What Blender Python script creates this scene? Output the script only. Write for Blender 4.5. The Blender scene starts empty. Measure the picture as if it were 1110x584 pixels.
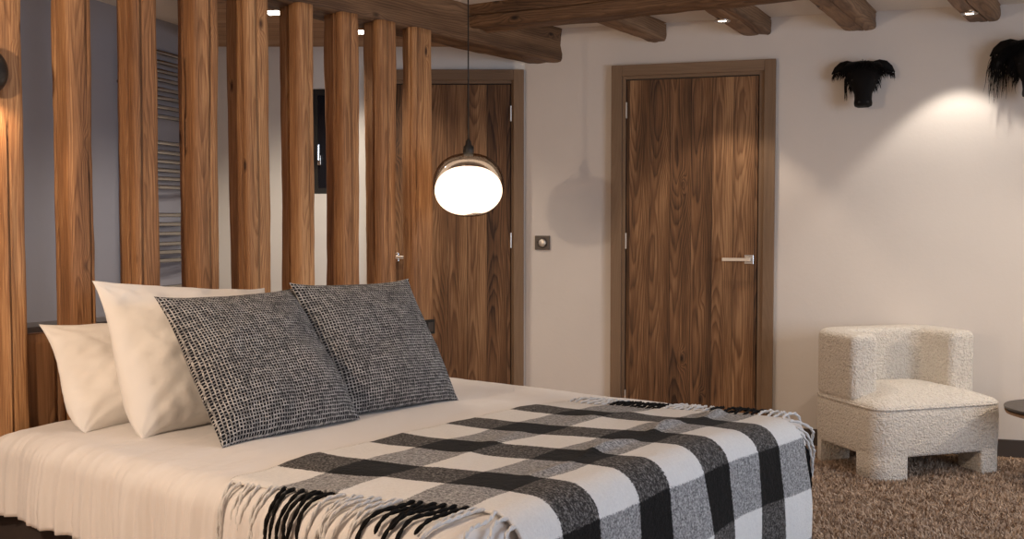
import bpy, bmesh, math, random
import numpy as np
from mathutils import Vector, Matrix, noise
R = math.radians
PI = math.pi
sc = bpy.context.scene
COL = sc.collection

# ------------------------------------------------------------------ helpers
def link(name, me, mat=None, parent=None, smooth=False):
    o = bpy.data.objects.new(name, me)
    COL.objects.link(o)
    if mat is not None and me is not None:
        for m in (mat if isinstance(mat, (list, tuple)) else [mat]):
            me.materials.append(m)
    if parent is not None:
        o.parent = parent
    if smooth and me is not None:
        me.polygons.foreach_set('use_smooth', [True] * len(me.polygons))
    return o

def obj(name, bm, mat, parent=None, smooth=False, loc=None, mtx=None):
    me = bpy.data.meshes.new(name)
    bm.normal_update()
    bm.to_mesh(me)
    bm.free()
    o = link(name, me, mat, parent, smooth)
    if loc is not None:
        o.location = loc
    if mtx is not None:
        o.matrix_world = mtx
    return o

def tag(o, label=None, cat=None, group=None, kind=None):
    if label: o['label'] = label
    if cat: o['category'] = cat
    if group: o['group'] = group
    if kind: o['kind'] = kind
    return o

def thing(name, loc, rz=0.0, label=None, cat=None, group=None, kind=None):
    o = bpy.data.objects.new(name, None)
    o.empty_display_size = 0.1
    COL.objects.link(o)
    o.location = loc
    o.rotation_euler = (0, 0, rz)
    return tag(o, label, cat, group, kind)

def box(bm, x0, x1, y0, y1, z0, z1):
    vs = [bm.verts.new(p) for p in ((x0,y0,z0),(x1,y0,z0),(x1,y1,z0),(x0,y1,z0),
                                    (x0,y0,z1),(x1,y0,z1),(x1,y1,z1),(x0,y1,z1))]
    for f in ((0,3,2,1),(4,5,6,7),(0,1,5,4),(1,2,6,5),(2,3,7,6),(3,0,4,7)):
        bm.faces.new([vs[i] for i in f])
    return vs

def boxbm(*a, bev=0.0, seg=2):
    bm = bmesh.new(); box(bm, *a)
    if bev > 0:
        bmesh.ops.bevel(bm, geom=bm.edges[:], offset=bev, segments=seg, affect='EDGES', profile=0.5)
    return bm

def prism(pts, z0, z1, bm=None):
    bm = bm or bmesh.new()
    lo = [bm.verts.new((p[0], p[1], z0)) for p in pts]
    hi = [bm.verts.new((p[0], p[1], z1)) for p in pts]
    n = len(pts)
    bm.faces.new(lo[::-1]); bm.faces.new(hi)
    for i in range(n):
        bm.faces.new([lo[i], lo[(i+1) % n], hi[(i+1) % n], hi[i]])
    return bm

def lathe(prof, seg=32, bm=None, cx=0, cy=0):
    bm = bm or bmesh.new()
    rings = []
    for r, z in prof:
        if r < 1e-6:
            rings.append([bm.verts.new((cx, cy, z))])
        else:
            rings.append([bm.verts.new((cx + r*math.cos(2*PI*i/seg), cy + r*math.sin(2*PI*i/seg), z)) for i in range(seg)])
    for a, b in zip(rings[:-1], rings[1:]):
        for i in range(seg):
            j = (i+1) % seg
            if len(a) == 1 and len(b) == 1: continue
            if len(a) == 1: bm.faces.new([a[0], b[i], b[j]])
            elif len(b) == 1: bm.faces.new([a[i], b[0], a[j]])
            else: bm.faces.new([a[i], a[j], b[j], b[i]])
    bmesh.ops.recalc_face_normals(bm, faces=bm.faces)
    return bm

def tube(bm, pts, rad, sides=8, cap=True):
    pts = [Vector(p) for p in pts]
    n = len(pts)
    if not hasattr(rad, '__len__'): rad = [rad]*n
    rings = []
    up = None
    for i, p in enumerate(pts):
        t = (pts[min(i+1, n-1)] - pts[max(i-1, 0)]).normalized()
        if up is None:
            up = Vector((0,0,1)) if abs(t.z) < 0.9 else Vector((1,0,0))
        s = t.cross(up).normalized()
        up = s.cross(t).normalized()
        rings.append([bm.verts.new(p + (s*math.cos(2*PI*k/sides) + up*math.sin(2*PI*k/sides))*rad[i]) for k in range(sides)])
    for a, b in zip(rings[:-1], rings[1:]):
        for k in range(sides):
            j = (k+1) % sides
            bm.faces.new([a[k], a[j], b[j], b[k]])
    if cap:
        bm.faces.new(rings[0][::-1]); bm.faces.new(rings[-1])
    return bm

def frame_mtx(origin, x, y, z):
    m = Matrix((x, y, z)).transposed().to_4x4()
    m.translation = origin
    return m

# camera model (for turning measured sight lines into real positions on known planes)
CAMZ = 1.24
FPX, PITCH = 1137.0, R(2.6)
def ray(x, y):
    a = (x-555)/FPX; b = -(y-292)/FPX
    return Vector((a, math.cos(PITCH)+b*math.sin(PITCH), -math.sin(PITCH)+b*math.cos(PITCH)))
def hit(x, y, p, n):
    r = ray(x, y); o = Vector((0,0,CAMZ)); n = Vector(n); p = Vector(p)
    return o + r*((p-o).dot(n)/r.dot(n))

# bed frame of reference: A along the row of posts, B along the length of the bed
TH = R(38)
A = Vector((math.sin(TH), math.cos(TH), 0))
B = Vector((math.cos(TH), -math.sin(TH), 0))
O = Vector((-1.643, 3.465, 0))
Z = Vector((0,0,1))
def bed(w, l, z=0.0):
    return O + A*w + B*l + Z*z
# back wall
WP = Vector((0.0764, 6.262, 0)); WD = Vector((2.653-0.281, 5.491-6.201, 0)).normalized()
WN = Vector((WD.y, -WD.x, 0))           # towards the room
if WN.y > 0: WN = -WN
def wall(s, d=0.0, z=0.0):
    return WP + WD*(s+0.214) + WN*d + Z*z
CEIL = 2.37

# ------------------------------------------------------------------ materials
class NT:
    def __init__(self, name):
        self.m = bpy.data.materials.new(name); self.m.use_nodes = True
        self.t = self.m.node_tree; self.b = self.t.nodes['Principled BSDF']; self.out = self.t.nodes['Material Output']
    def n(self, typ, **k):
        nd = self.t.nodes.new(typ)
        for a, v in k.items():
            if hasattr(nd, a): setattr(nd, a, v)
        return nd
    def l(self, a, b): self.t.links.new(a, b)
    def val(self, sock, v):
        if isinstance(v, bpy.types.NodeSocket): self.l(v, sock)
        else: sock.default_value = v
    def math(self, op, a, b=0.0, c=None, clamp=False):
        nd = self.n('ShaderNodeMath'); nd.operation = op; nd.use_clamp = clamp
        self.val(nd.inputs[0], a); self.val(nd.inputs[1], b)
        if c is not None: self.val(nd.inputs[2], c)
        return nd.outputs[0]
    def noise(self, vec, scale=5, detail=2, rough=0.5, dist=0.0, dim='3D'):
        nd = self.n('ShaderNodeTexNoise'); nd.noise_dimensions = dim
        if vec is not None: self.l(vec, nd.inputs['Vector'])
        nd.inputs['Scale'].default_value = scale; nd.inputs['Detail'].default_value = detail
        nd.inputs['Roughness'].default_value = rough; nd.inputs['Distortion'].default_value = dist
        return nd
    def ramp(self, fac, stops, interp='LINEAR'):
        nd = self.n('ShaderNodeValToRGB'); cr = nd.color_ramp; cr.interpolation = interp
        while len(cr.elements) > 1: cr.elements.remove(cr.elements[-1])
        for i, (p, c) in enumerate(stops):
            e = cr.elements[0] if i == 0 else cr.elements.new(p)
            e.position = p; e.color = (*c, 1) if len(c) == 3 else c
        self.l(fac, nd.inputs[0]); return nd.outputs[0]
    def mix(self, fac, a, b, mode='MIX'):
        nd = self.n('ShaderNodeMix'); nd.data_type = 'RGBA'; nd.blend_type = mode
        self.val(nd.inputs[0], fac)
        self.val(nd.inputs[6], a if isinstance(a, bpy.types.NodeSocket) else (*a, 1))
        self.val(nd.inputs[7], b if isinstance(b, bpy.types.NodeSocket) else (*b, 1))
        return nd.outputs[2]
    def mapping(self, vec, scale=(1,1,1), loc=(0,0,0), rot=(0,0,0)):
        nd = self.n('ShaderNodeMapping'); self.l(vec, nd.inputs[0])
        nd.inputs['Scale'].default_value = scale; nd.inputs['Location'].default_value = loc
        nd.inputs['Rotation'].default_value = rot
        return nd.outputs[0]
    def bump(self, h, strength=0.3, dist=0.002):
        nd = self.n('ShaderNodeBump'); nd.inputs['Strength'].default_value = strength
        nd.inputs['Distance'].default_value = dist; self.l(h, nd.inputs['Height'])
        self.l(nd.outputs[0], self.b.inputs['Normal']); return nd
    def col(self, c): self.val(self.b.inputs['Base Color'], c if isinstance(c, bpy.types.NodeSocket) else (*c, 1))
    def rough(self, v): self.val(self.b.inputs['Roughness'], v)

def vadd(t, a, b):
    nd = t.n('ShaderNodeVectorMath'); nd.operation = 'ADD'; t.l(a, nd.inputs[0]); t.l(b, nd.inputs[1]); return nd.outputs[0]
def sep(t, v):
    nd = t.n('ShaderNodeSeparateXYZ'); t.l(v, nd.inputs[0]); return nd.outputs
def comb(t, x, y, z):
    nd = t.n('ShaderNodeCombineXYZ')
    for i, v in enumerate((x, y, z)): t.val(nd.inputs[i], v)
    return nd.outputs[0]

def wood(name, light, mid, dark, ringf=120.0, knots=True, plank=None, contrast=1.0, knotp=0.38, rough=0.62, fibre=0.5, bump=0.5, centre=(0.09, 0.13), off=None, tone=0.0):
    """timber with its grain along local Z"""
    t = NT(name)
    tc = t.n('ShaderNodeTexCoord').outputs['Object']
    oi = t.n('ShaderNodeObjectInfo').outputs['Random']
    x, y, z = sep(t, tc)
    pk = None
    if plank:
        pi_ = t.math('DIVIDE', x, plank)
        pk = t.math('FLOOR', pi_)
        wn = t.n('ShaderNodeTexWhiteNoise'); wn.noise_dimensions = '1D'
        t.l(t.math('ADD', pk, t.math('MULTIPLY', oi, 13.7)), wn.inputs['W'])
        rnd = wn.outputs['Value']
        seed = t.math('MULTIPLY', rnd, 37.0)
        xx = t.math('SUBTRACT', x, t.math('MULTIPLY', t.math('ADD', pk, 0.5), plank))
    else:
        seed = t.math('MULTIPLY', oi, 37.0); rnd = oi; xx = x
    zo = t.math('ADD', z, seed)
    v = comb(t, xx, y, zo)
    # slow wander of the trunk axis
    w1 = t.noise(t.mapping(v, (0.6,0.6,.55)), 1.3, 1).outputs['Color']
    w2 = t.noise(t.mapping(v, (9,9,1.3)), 1.0, 3, .5).outputs['Fac']
    wx, wy, wz = sep(t, w1)
    px = t.math('ADD', t.math('ADD', xx, t.math('MULTIPLY', t.math('SUBTRACT', wx, .5), .11)), centre[0]*0.3)
    py = t.math('ADD', t.math('ADD', y, t.math('MULTIPLY', t.math('SUBTRACT', wy, .5), .13)), centre[1])
    r = t.math('SQRT', t.math('ADD', t.math('MULTIPLY', px, px), t.math('MULTIPLY', py, py)))
    # knots
    if knots:
        vo = t.n('ShaderNodeTexVoronoi'); vo.feature = 'F1'
        t.l(t.mapping(v, (11,11,4.2)), vo.inputs['Vector']); vo.inputs['Scale'].default_value = 1.0
        kx, ky, kz = sep(t, vo.outputs['Color'])
        kd = t.math('ADD', vo.outputs['Distance'], t.math('MULTIPLY', t.math('GREATER_THAN', kx, knotp), 2.0))
        kn = t.math('SUBTRACT', 1.0, t.math('DIVIDE', kd, 0.42), clamp=True)
        kn2 = t.math('POWER', kn, 2.0)
        r = t.math('ADD', r, t.math('MULTIPLY', kn2, 0.028))
        kcore = t.math('SUBTRACT', 1.0, t.math('DIVIDE', kd, 0.15), clamp=True)
    r = t.math('ADD', r, t.math('MULTIPLY', w2, 0.022))
    ring = t.math('FRACT', t.math('MULTIPLY', r, ringf))
    # saw-tooth like early/late wood
    late = t.math('POWER', t.math('ABSOLUTE', t.math('SUBTRACT', t.math('MULTIPLY', ring, 1.25), t.math('MULTIPLY', t.math('GREATER_THAN', ring, .8), t.math('MULTIPLY', t.math('SUBTRACT', ring, .8), 6.25)))), 1.8)
    fib = t.noise(t.mapping(v, (260,260,5)), 1.0, 3, .6).outputs['Fac']
    big = t.noise(t.mapping(v, (9,9,0.9)), 1.0, 3, .6).outputs['Fac']
    fac = t.math('ADD', t.math('MULTIPLY', late, .34*contrast), t.math('MULTIPLY', t.math('SUBTRACT', fib, .5), fibre*1.5))
    fac = t.math('ADD', fac, t.math('MULTIPLY', t.math('SUBTRACT', big, .45), 1.5*contrast))
    fac = t.math('ADD', fac, t.math('MULTIPLY', t.math('SUBTRACT', rnd, .5), .35 if plank else .15))
    fac = t.math('ADD', fac, .22 + tone, clamp=True)
    c = t.ramp(fac, [(0.0, light), (0.42, mid), (1.0, dark)])
    if knots:
        c = t.mix(t.math('MULTIPLY', kcore, 1.6, clamp=True), c, tuple(d*0.55 for d in dark))
    # weathered fibres of grey
    st = t.noise(t.mapping(v, (30,30,1.2)), 1.0, 4, .65).outputs['Fac']
    st = t.math('MULTIPLY', t.math('SUBTRACT', st, .58, clamp=True), 5.0, clamp=True)
    c = t.mix(t.math('MULTIPLY', st, .55), c, tuple(d*0.8 for d in dark))
    if plank:
        fr = t.math('FRACT', t.math('DIVIDE', x, plank))
        e = t.math('MINIMUM', fr, t.math('SUBTRACT', 1.0, fr))
        gap = t.math('LESS_THAN', e, 0.012)
        c = t.mix(t.math('MULTIPLY', gap, .75), c, (0.01,0.006,0.004))
    t.col(c); t.rough(rough)
    h = t.math('ADD', t.math('MULTIPLY', ring, .5), t.math('MULTIPLY', fib, .8))
    if knots: h = t.math('ADD', h, t.math('MULTIPLY', kcore, 1.0))
    t.bump(h, bump, 0.0022)
    t.b.inputs['Specular IOR Level'].default_value = 0.35
    return t.m

def simple(name, c, rough=0.5, metal=0.0, spec=0.5, emis=None, es=0.0):
    t = NT(name); t.col(c); t.rough(rough); t.b.inputs['Metallic'].default_value = metal
    t.b.inputs['Specular IOR Level'].default_value = spec
    n = t.noise(t.n('ShaderNodeTexCoord').outputs['Object'], 40, 3).outputs['Fac']
    t.rough(t.math('ADD', t.math('MULTIPLY', n, .12), max(rough-.06, 0.02)))
    if emis:
        t.b.inputs['Emission Color'].default_value = (*emis, 1); t.b.inputs['Emission Strength'].default_value = es
    return t.m

def plaster(name, c, amt=.06):
    t = NT(name); tc = t.n('ShaderNodeTexCoord').outputs['Object']
    n1 = t.noise(tc, 1.7, 4, .55).outputs['Fac']; n2 = t.noise(tc, 60, 3, .6).outputs['Fac']
    cc = t.mix(n1, tuple(v*(1-amt) for v in c), tuple(min(v*(1+amt), 1) for v in c))
    t.col(cc); t.rough(.85)
    t.bump(t.math('ADD', t.math('MULTIPLY', n1, 6.0), n2), .25, .002)
    return t.m

M = {}
M['post'] = wood('aged_spruce_post', (.58,.32,.145), (.335,.160,.066), (.105,.042,.017), ringf=170, contrast=.95, fibre=.85, bump=.9, tone=.0)
M['beam'] = wood('old_beam_timber', (.27,.155,.082), (.145,.078,.040), (.035,.018,.010), ringf=110, contrast=1.1, bump=.9)
M['joist'] = wood('ceiling_joist_timber', (.34,.21,.12), (.21,.12,.065), (.06,.030,.015), ringf=100, contrast=1.1, bump=.8)
M['door'] = wood('old_door_boards', (.42,.235,.115), (.21,.102,.045), (.045,.021,.010), ringf=210, plank=.118, contrast=1.15, fibre=.75, bump=.8, tone=.10, knotp=.16)
M['frame'] = wood('brown_door_frame', (.27,.175,.108), (.215,.135,.080), (.15,.090,.052), ringf=160, knots=False, contrast=.5, fibre=.25, bump=.25)
M['panel'] = wood('headboard_panel_wood', (.36,.19,.09), (.22,.105,.046), (.07,.03,.014), ringf=75, bump=.5)
M['pine'] = wood('pine_ceiling_boards', (.52,.33,.18), (.40,.23,.11), (.20,.10,.045), ringf=60, plank=.12, contrast=.8, bump=.4)
M['floor'] = wood('oak_floor_boards', (.42,.27,.16), (.33,.20,.115), (.20,.115,.06), ringf=50, plank=.16, contrast=.6, bump=.3)
M['wall'] = plaster('warm_white_plaster', (.73,.665,.605))
M['ceil'] = plaster('ceiling_plaster', (.74,.68,.62))
M['blue'] = plaster('grey_blue_plaster', (.30,.305,.36))
M['bath'] = plaster('white_bathroom_plaster', (.80,.77,.72), .02)
M['base'] = simple('dark_brown_baseboard', (.060,.045,.036), .55)
M['chrome'] = simple('brushed_chrome', (.75,.73,.70), .22, 1.0)
M['radiator'] = simple('dark_chrome', (.42,.40,.38), .2, 1.0)
M['nickel'] = simple('satin_nickel', (.80,.74,.66), .38, .8)
M['black_metal'] = simple('black_hammered_metal', (.014,.013,.013), .36, .0, .6)
M['black'] = simple('black_plastic', (.012,.011,.010), .5)
M['dark_glass'] = simple('dark_night_glass', (.012,.013,.018), .12)
M['bronze'] = simple('bronze_plate', (.10,.085,.075), .42, .6)
M['bedbase'] = simple('dark_brown_upholstery', (.035,.024,.020), .85)
M['mattress'] = simple('mattress_ticking', (.70,.66,.60), .9)
M['grey_stone'] = plaster('grey_ledge', (.20,.19,.20))
M['lampshade'] = simple('linen_lampshade', (.8,.7,.55), .8)

def linen(name, c, sc_=900):
    t = NT(name); tc = t.n('ShaderNodeTexCoord').outputs['Object']
    n = t.noise(tc, sc_, 2).outputs['Fac']; n2 = t.noise(tc, 14, 4, .6).outputs['Fac']
    t.col(c); t.rough(.82); t.b.inputs['Sheen Weight'].default_value = .25
    t.b.inputs['Sheen Roughness'].default_value = .5
    t.b.inputs['Specular IOR Level'].default_value = .25
    t.bump(t.math('ADD', t.math('MULTIPLY', n, .15), n2), .25, .006)
    return t.m
M['linen'] = linen('white_cotton', (.70,.665,.64))
M['linen2'] = linen('cream_pillow_cotton', (.80,.76,.71))

# bouclé
t = NT('ivory_boucle'); tc = t.n('ShaderNodeTexCoord').outputs['Object']
vo = t.n('ShaderNodeTexVoronoi'); vo.feature = 'SMOOTH_F1'; vo.inputs['Scale'].default_value = 120
nz = t.noise(tc, 50, 3, .6)
t.l(vadd(t, tc, t.mapping(nz.outputs['Color'], (.02,.02,.02))), vo.inputs['Vector'])
d = vo.outputs['Distance']
t.col(t.ramp(d, [(0.0,(.86,.80,.72)),(.45,(.80,.735,.65)),(1.0,(.55,.48,.41))])); t.rough(.95)
t.b.inputs['Sheen Weight'].default_value = .3
h = t.math('SUBTRACT', t.math('MULTIPLY', nz.outputs['Fac'], .8), d)
t.bump(h, .9, .012); M['boucle'] = t.m

# rug pile: shade per strand
t = NT('brown_shag_pile')
at = t.n('ShaderNodeAttribute'); at.attribute_name = 'tone'
t.col(t.ramp(at.outputs['Fac'], [(0,(.26,.18,.125)),(.5,(.45,.325,.235)),(1,(.66,.51,.39))])); t.rough(.85)
M['pile'] = t.m
M['rugback'] = simple('rug_backing', (.24,.17,.12), .95)

# blanket check
def blanket_mat():
    t = NT('buffalo_check_wool'); uv = t.n('ShaderNodeUVMap').outputs[0]
    f = t.noise(uv, 260, 2, .7).outputs['Color']
    uvn = vadd(t, uv, t.mapping(f, (.020,.020,0), (-.010,-.010,0)))
    u, v, _ = sep(t, uvn)        # u: along bed from head edge of the blanket, v: across
    cu = t.math('FRACT', t.math('DIVIDE', u, .345))
    cd = t.math('GREATER_THAN', cu, .5)
    rv = t.math('FRACT', t.math('DIVIDE', t.math('SUBTRACT', v, .195-.0775), .343))
    rd = t.math('LESS_THAN', rv, .155/.343)
    sp = t.noise(uv, 150, 3, .8).outputs['Fac']
    sp2 = t.noise(uv, 60, 3, .7).outputs['Fac']
    s = t.math('ADD', t.math('MULTIPLY', sp, .7), t.math('MULTIPLY', sp2, .3))
    white = t.ramp(s, [(.3,(.66,.64,.62)),(.7,(.78,.76,.73))])
    grey = t.ramp(s, [(.40,(.10,.097,.10)),(.5,(.27,.265,.265)),(.60,(.50,.49,.48))])
    dk = t.ramp(s, [(.41,(.020,.018,.017)),(.50,(.058,.053,.050)),(.60,(.23,.215,.205))])
    bk = t.ramp(s, [(.4,(.007,.007,.007)),(.7,(.018,.017,.017))])
    top = t.mix(cd, white, grey); bot = t.mix(cd, dk, bk)
    t.col(t.mix(rd, top, bot)); t.rough(.95)
    t.b.inputs['Sheen Weight'].default_value = .04; t.b.inputs['Sheen Roughness'].default_value = .5
    t.b.inputs['Specular IOR Level'].default_value = .1
    t.bump(t.math('ADD', s, t.math('MULTIPLY', t.noise(uv, 30, 3).outputs['Fac'], 1.0)), .7, .006)
    return t.m
M['blanket'] = blanket_mat()
def yarn(name, c):
    t = NT(name); tc = t.n('ShaderNodeTexCoord').outputs['Object']
    n = t.noise(tc, 300, 2).outputs['Fac']
    t.col(t.mix(n, tuple(v*.75 for v in c), c)); t.rough(.95); t.bump(n, .8, .003)
    t.b.inputs['Specular IOR Level'].default_value = .1
    return t.m
M['yarn_w'] = yarn('white_wool_yarn', (.74,.72,.70)); M['yarn_b'] = yarn('black_wool_yarn', (.014,.013,.013))

# tweed
def tweed():
    t = NT('black_white_basket_tweed'); uv = t.n('ShaderNodeUVMap').outputs[0]
    f = t.noise(uv, 22, 3, .6).outputs['Color']
    f2 = t.noise(uv, 160, 2, .6).outputs['Color']
    uvn = vadd(t, vadd(t, uv, t.mapping(f, (.007,.007,0), (-.0035,-.0035,0))), t.mapping(f2, (.003,.003,0), (-.0015,-.0015,0)))
    u, v, _ = sep(t, uvn)
    P = .0100
    fu = t.math('FRACT', t.math('DIVIDE', u, P)); fv = t.math('FRACT', t.math('DIVIDE', v, P))
    iu = t.math('FLOOR', t.math('DIVIDE', u, P)); iv = t.math('FLOOR', t.math('DIVIDE', v, P))
    # light yarn grid with alternating breaks, dark squares between
    gu = t.math('LESS_THAN', fu, .31); gv = t.math('LESS_THAN', fv, .31)
    wn = t.n('ShaderNodeTexWhiteNoise'); wn.noise_dimensions = '3D'; t.l(comb(t, iu, iv, 0.0), wn.inputs['Vector'])
    par = t.math('FRACT', t.math('MULTIPLY', t.math('ADD', iu, iv), .5))
    par = t.math('GREATER_THAN', par, .25)
    grid = t.math('MAXIMUM', gu, gv)
    x2 = t.math('MULTIPLY', gu, gv)
    grid = t.math('SUBTRACT', grid, t.math('MULTIPLY', x2, t.math('MULTIPLY', par, .35)), clamp=True)
    var = t.math('ADD', .55, t.math('MULTIPLY', wn.outputs['Value'], .6))
    big = t.noise(uv, 9, 3, .6).outputs['Fac']
    fac = t.math('MULTIPLY', grid, t.math('MULTIPLY', var, t.math('ADD', .55, t.math('MULTIPLY', big, .75))), clamp=True)
    t.col(t.ramp(fac, [(0,(.010,.010,.013)),(.3,(.085,.085,.09)),(.75,(.33,.32,.31)),(1,(.50,.48,.46))])); t.rough(.95)
    t.b.inputs['Specular IOR Level'].default_value = .15
    hu = t.math('SINE', t.math('MULTIPLY', fu, PI)); hv = t.math('SINE', t.math('MULTIPLY', fv, PI))
    t.bump(t.math('ADD', t.math('MULTIPLY', hu, hv), t.math('MULTIPLY', t.noise(uv, 400, 2).outputs['Fac'], .8)), .8, .004)
    return t.m
M['tweed'] = tweed()

# black hide
t = NT('black_cow_hair'); t.col((.006,.005,.005)); t.rough(.6); t.b.inputs['Specular IOR Level'].default_value = .15
tc = t.n('ShaderNodeTexCoord').outputs['Object']
t.bump(t.noise(t.mapping(tc, (160,160,18)), 1.0, 3, .6).outputs['Fac'], .6, .004)
M['hide'] = t.m

# pendant glass
t = NT('smoked_pendant_glass'); t.t.nodes.remove(t.b)
tr = t.n('ShaderNodeBsdfTransparent'); tr.inputs[0].default_value = (.50,.42,.36,1)
gl = t.n('ShaderNodeBsdfGlossy'); gl.inputs[0].default_value = (.9,.88,.85,1); gl.inputs['Roughness'].default_value = .06
lw = t.n('ShaderNodeLayerWeight'); lw.inputs[0].default_value = .25
mx = t.n('ShaderNodeMixShader'); t.l(t.math('ADD', t.math('MULTIPLY', lw.outputs['Fresnel'], .22), .01), mx.inputs[0])
t.l(tr.outputs[0], mx.inputs[1]); t.l(gl.outputs[0], mx.inputs[2]); t.l(mx.outputs[0], t.out.inputs[0])
M['glass'] = t.m
def emitter(name, c, s):
    t = NT(name); t.b.inputs['Emission Color'].default_value = (*c, 1); t.b.inputs['Emission Strength'].default_value = s
    t.col((.9,.88,.84)); return t.m
M['opal'] = emitter('glowing_opal_glass', (1.0,.86,.70), 5.0)
M['led'] = emitter('lit_downlight_lens', (1.0,.88,.72), 14.0)

# ------------------------------------------------------------------ hewn timber
def hewn(L, w, d, seed, mat, name, parent=None, cham=.018, rough_amp=.006, cracks=((.12,1.0),), step=.035, mtx=None, edge_wander=.006, skew=None, cw=1.0):
    """square hewn timber, local z from 0 to L, x in +-w/2, y in +-d/2, with drying cracks"""
    # perimeter parameter 0..4: side 0 = -y face (front), 1 = +x, 2 = +y, 3 = -x
    base = []
    ns = 9
    for s in range(4):
        for k in range(ns):
            base.append(s + k/ns)
    cr = []
    for (cp, dep) in cracks:
        for dd, wgt in ((-.10,0),(-.055,0),(-.038,1.0),(.038,1.0),(.055,0),(.10,0)):
            cr.append((cp+dd*cw, wgt*dep, cp))
    items = [(p, 0.0, None) for p in base if all(abs(p-c[0]) > .13 for c in cracks)] + cr
    items.sort(key=lambda q: q[0])
    nr = max(int(L/step), 2)
    bm = bmesh.new(); rings = []
    for j in range(nr+1):
        z = L*j/nr; ring = []
        c = cham*(1+.8*noise.noise(Vector((seed*3.1, z*1.3, 5))))
        for (p, wg, cp) in items:
            if cp is not None:
                q = p + .09*noise.noise(Vector((seed*7.7+cp*5, z*1.1, 1)))
            else: q = p
            s = int(math.floor(q)) % 4; f = q - math.floor(q)
            a = f*2-1
            hw, hd = w/2, d/2
            if s == 0: x, y = a*hw, -hd
            elif s == 1: x, y = hw, a*hd
            elif s == 2: x, y = -a*hw, hd
            else: x, y = -hw, -a*hd
            # chamfer / rounding: pull the corners in
            cx = abs(x) - (hw-c); cy = abs(y) - (hd-c)
            if cx > 0 and cy > 0:
                k = max(cx, cy); m = min(cx, cy)
                t_ = c*1.0
                sx, sy = (1 if x > 0 else -1), (1 if y > 0 else -1)
                ln = math.hypot(cx, cy); 
                x = sx*(hw-c + cx/ln*t_*min(1, ln/t_)*.92); y = sy*(hd-c + cy/ln*t_*min(1, ln/t_)*.92)
            nx, ny = x/hw, y/hd
            dv = noise.noise(Vector((nx*1.2+seed*11, ny*1.2, z*2.2)))*rough_amp*1.3 \
               + noise.noise(Vector((nx*2.5+seed*5, ny*2.5, z*9)))*rough_amp*.55
            wx = edge_wander*noise.noise(Vector((seed*2.3, 9, z*1.4)))*1.5
            wy = edge_wander*noise.noise(Vector((seed*4.3, 3, z*1.1)))*1.5
            ln = max(math.hypot(nx, ny), .01)
            px, py = x + nx/ln*dv + wx, y + ny/ln*dv + wy
            if wg > 0:
                on = noise.noise(Vector((seed*1.9+cp*3, z*1.6, 7)))+.42
                dep = max(0, min(1, on*3))*.030*wg
                px -= (x/hw if s in (1,3) else 0)*dep; py -= (y/hd if s in (0,2) else 0)*dep
            ring.append(bm.verts.new((px, py, z)))
        rings.append(ring)
    n = len(items)
    for a, b in zip(rings[:-1], rings[1:]):
        for k in range(n):
            bm.faces.new([a[k], a[(k+1) % n], b[(k+1) % n], b[k]])
    bm.faces.new(rings[0][::-1]); bm.faces.new(rings[-1])
    bmesh.ops.recalc_face_normals(bm, faces=bm.faces)
    if skew:
        for v in bm.verts: v.co = skew(v.co)
    o = obj(name, bm, mat, parent, smooth=True)
    if mtx is not None: o.matrix_world = mtx
    return o

def along(p0, p1, upv=Z):
    """matrix with local z from p0 to p1, local y pointing down (so 'front' -y = up)"""
    d = (p1-p0); L = d.length; zx = d.normalized()
    yx = -(upv - zx*upv.dot(zx)).normalized()
    xx = yx.cross(zx)
    return frame_mtx(p0, xx, yx, zx), L

# ------------------------------------------------------------------ room shell
bm = boxbm(-4.6, 5.2, -2.6, 7.2, -.12, 0)
fl = obj('floor', bm, M['floor']); 
# grain of the floor along its own z: rotate object so local z runs along x of the world
def boards(name, pts_xy, z0, z1, mat, ang):
    """slab whose local z (grain) lies horizontally at angle ang"""
    d = Vector((math.cos(ang), math.sin(ang), 0)); s = Vector((-math.sin(ang), math.cos(ang), 0))
    m = frame_mtx(Vector((0,0,z0)), s, Z*1.0, d)
    if m.determinant() < 0: m = frame_mtx(Vector((0,0,z0)), -s, Z, d)
    inv = m.inverted()
    bm = prism([(p[0], p[1]) for p in pts_xy], z0, z1)
    for v in bm.verts: v.co = inv @ v.co
    bmesh.ops.recalc_face_normals(bm, faces=bm.faces)
    o = obj(name, bm, mat); o.matrix_world = m
    return o
bpy.data.objects.remove(fl)
fl = boards('floor', [(-4.8,-2.7),(5.4,-2.7),(5.4,7.0),(-4.8,7.0)], -.12, 0, M['floor'], R(-16.7))
tag(fl, 'light brown oak board floor, seen as a strip along the baseboard', 'floor', kind='structure')

def wallbox(name, p0, p1, thick_dir, z0, z1, mat, lab):
    pts = [p0, p1, p1+thick_dir, p0+thick_dir]
    bm = prism([(p.x, p.y) for p in pts], z0, z1)
    bmesh.ops.recalc_face_normals(bm, faces=bm.faces)
    return tag(obj(name, bm, mat), lab, 'wall', kind='structure')
LD = Vector((-.287,-.958,0)).normalized()
YB = 6.262
LC = Vector((-1.87, YB, 0))                   # corner of the bathroom
wr = wall(4.6)                                # right end of the back wall
wallbox('wall_back', wall(-.214), wr, -WN*.15, 0, 2.6, M['wall'], 'cream plastered wall with the boarded door and two mounted heads')
LE = LC + LD*8.2
wallbox('wall_left', LC, LE, Vector((-.958,.287,0))*.15, 0, 2.6, M['blue'], 'grey blue wall behind the towel radiator')
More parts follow.
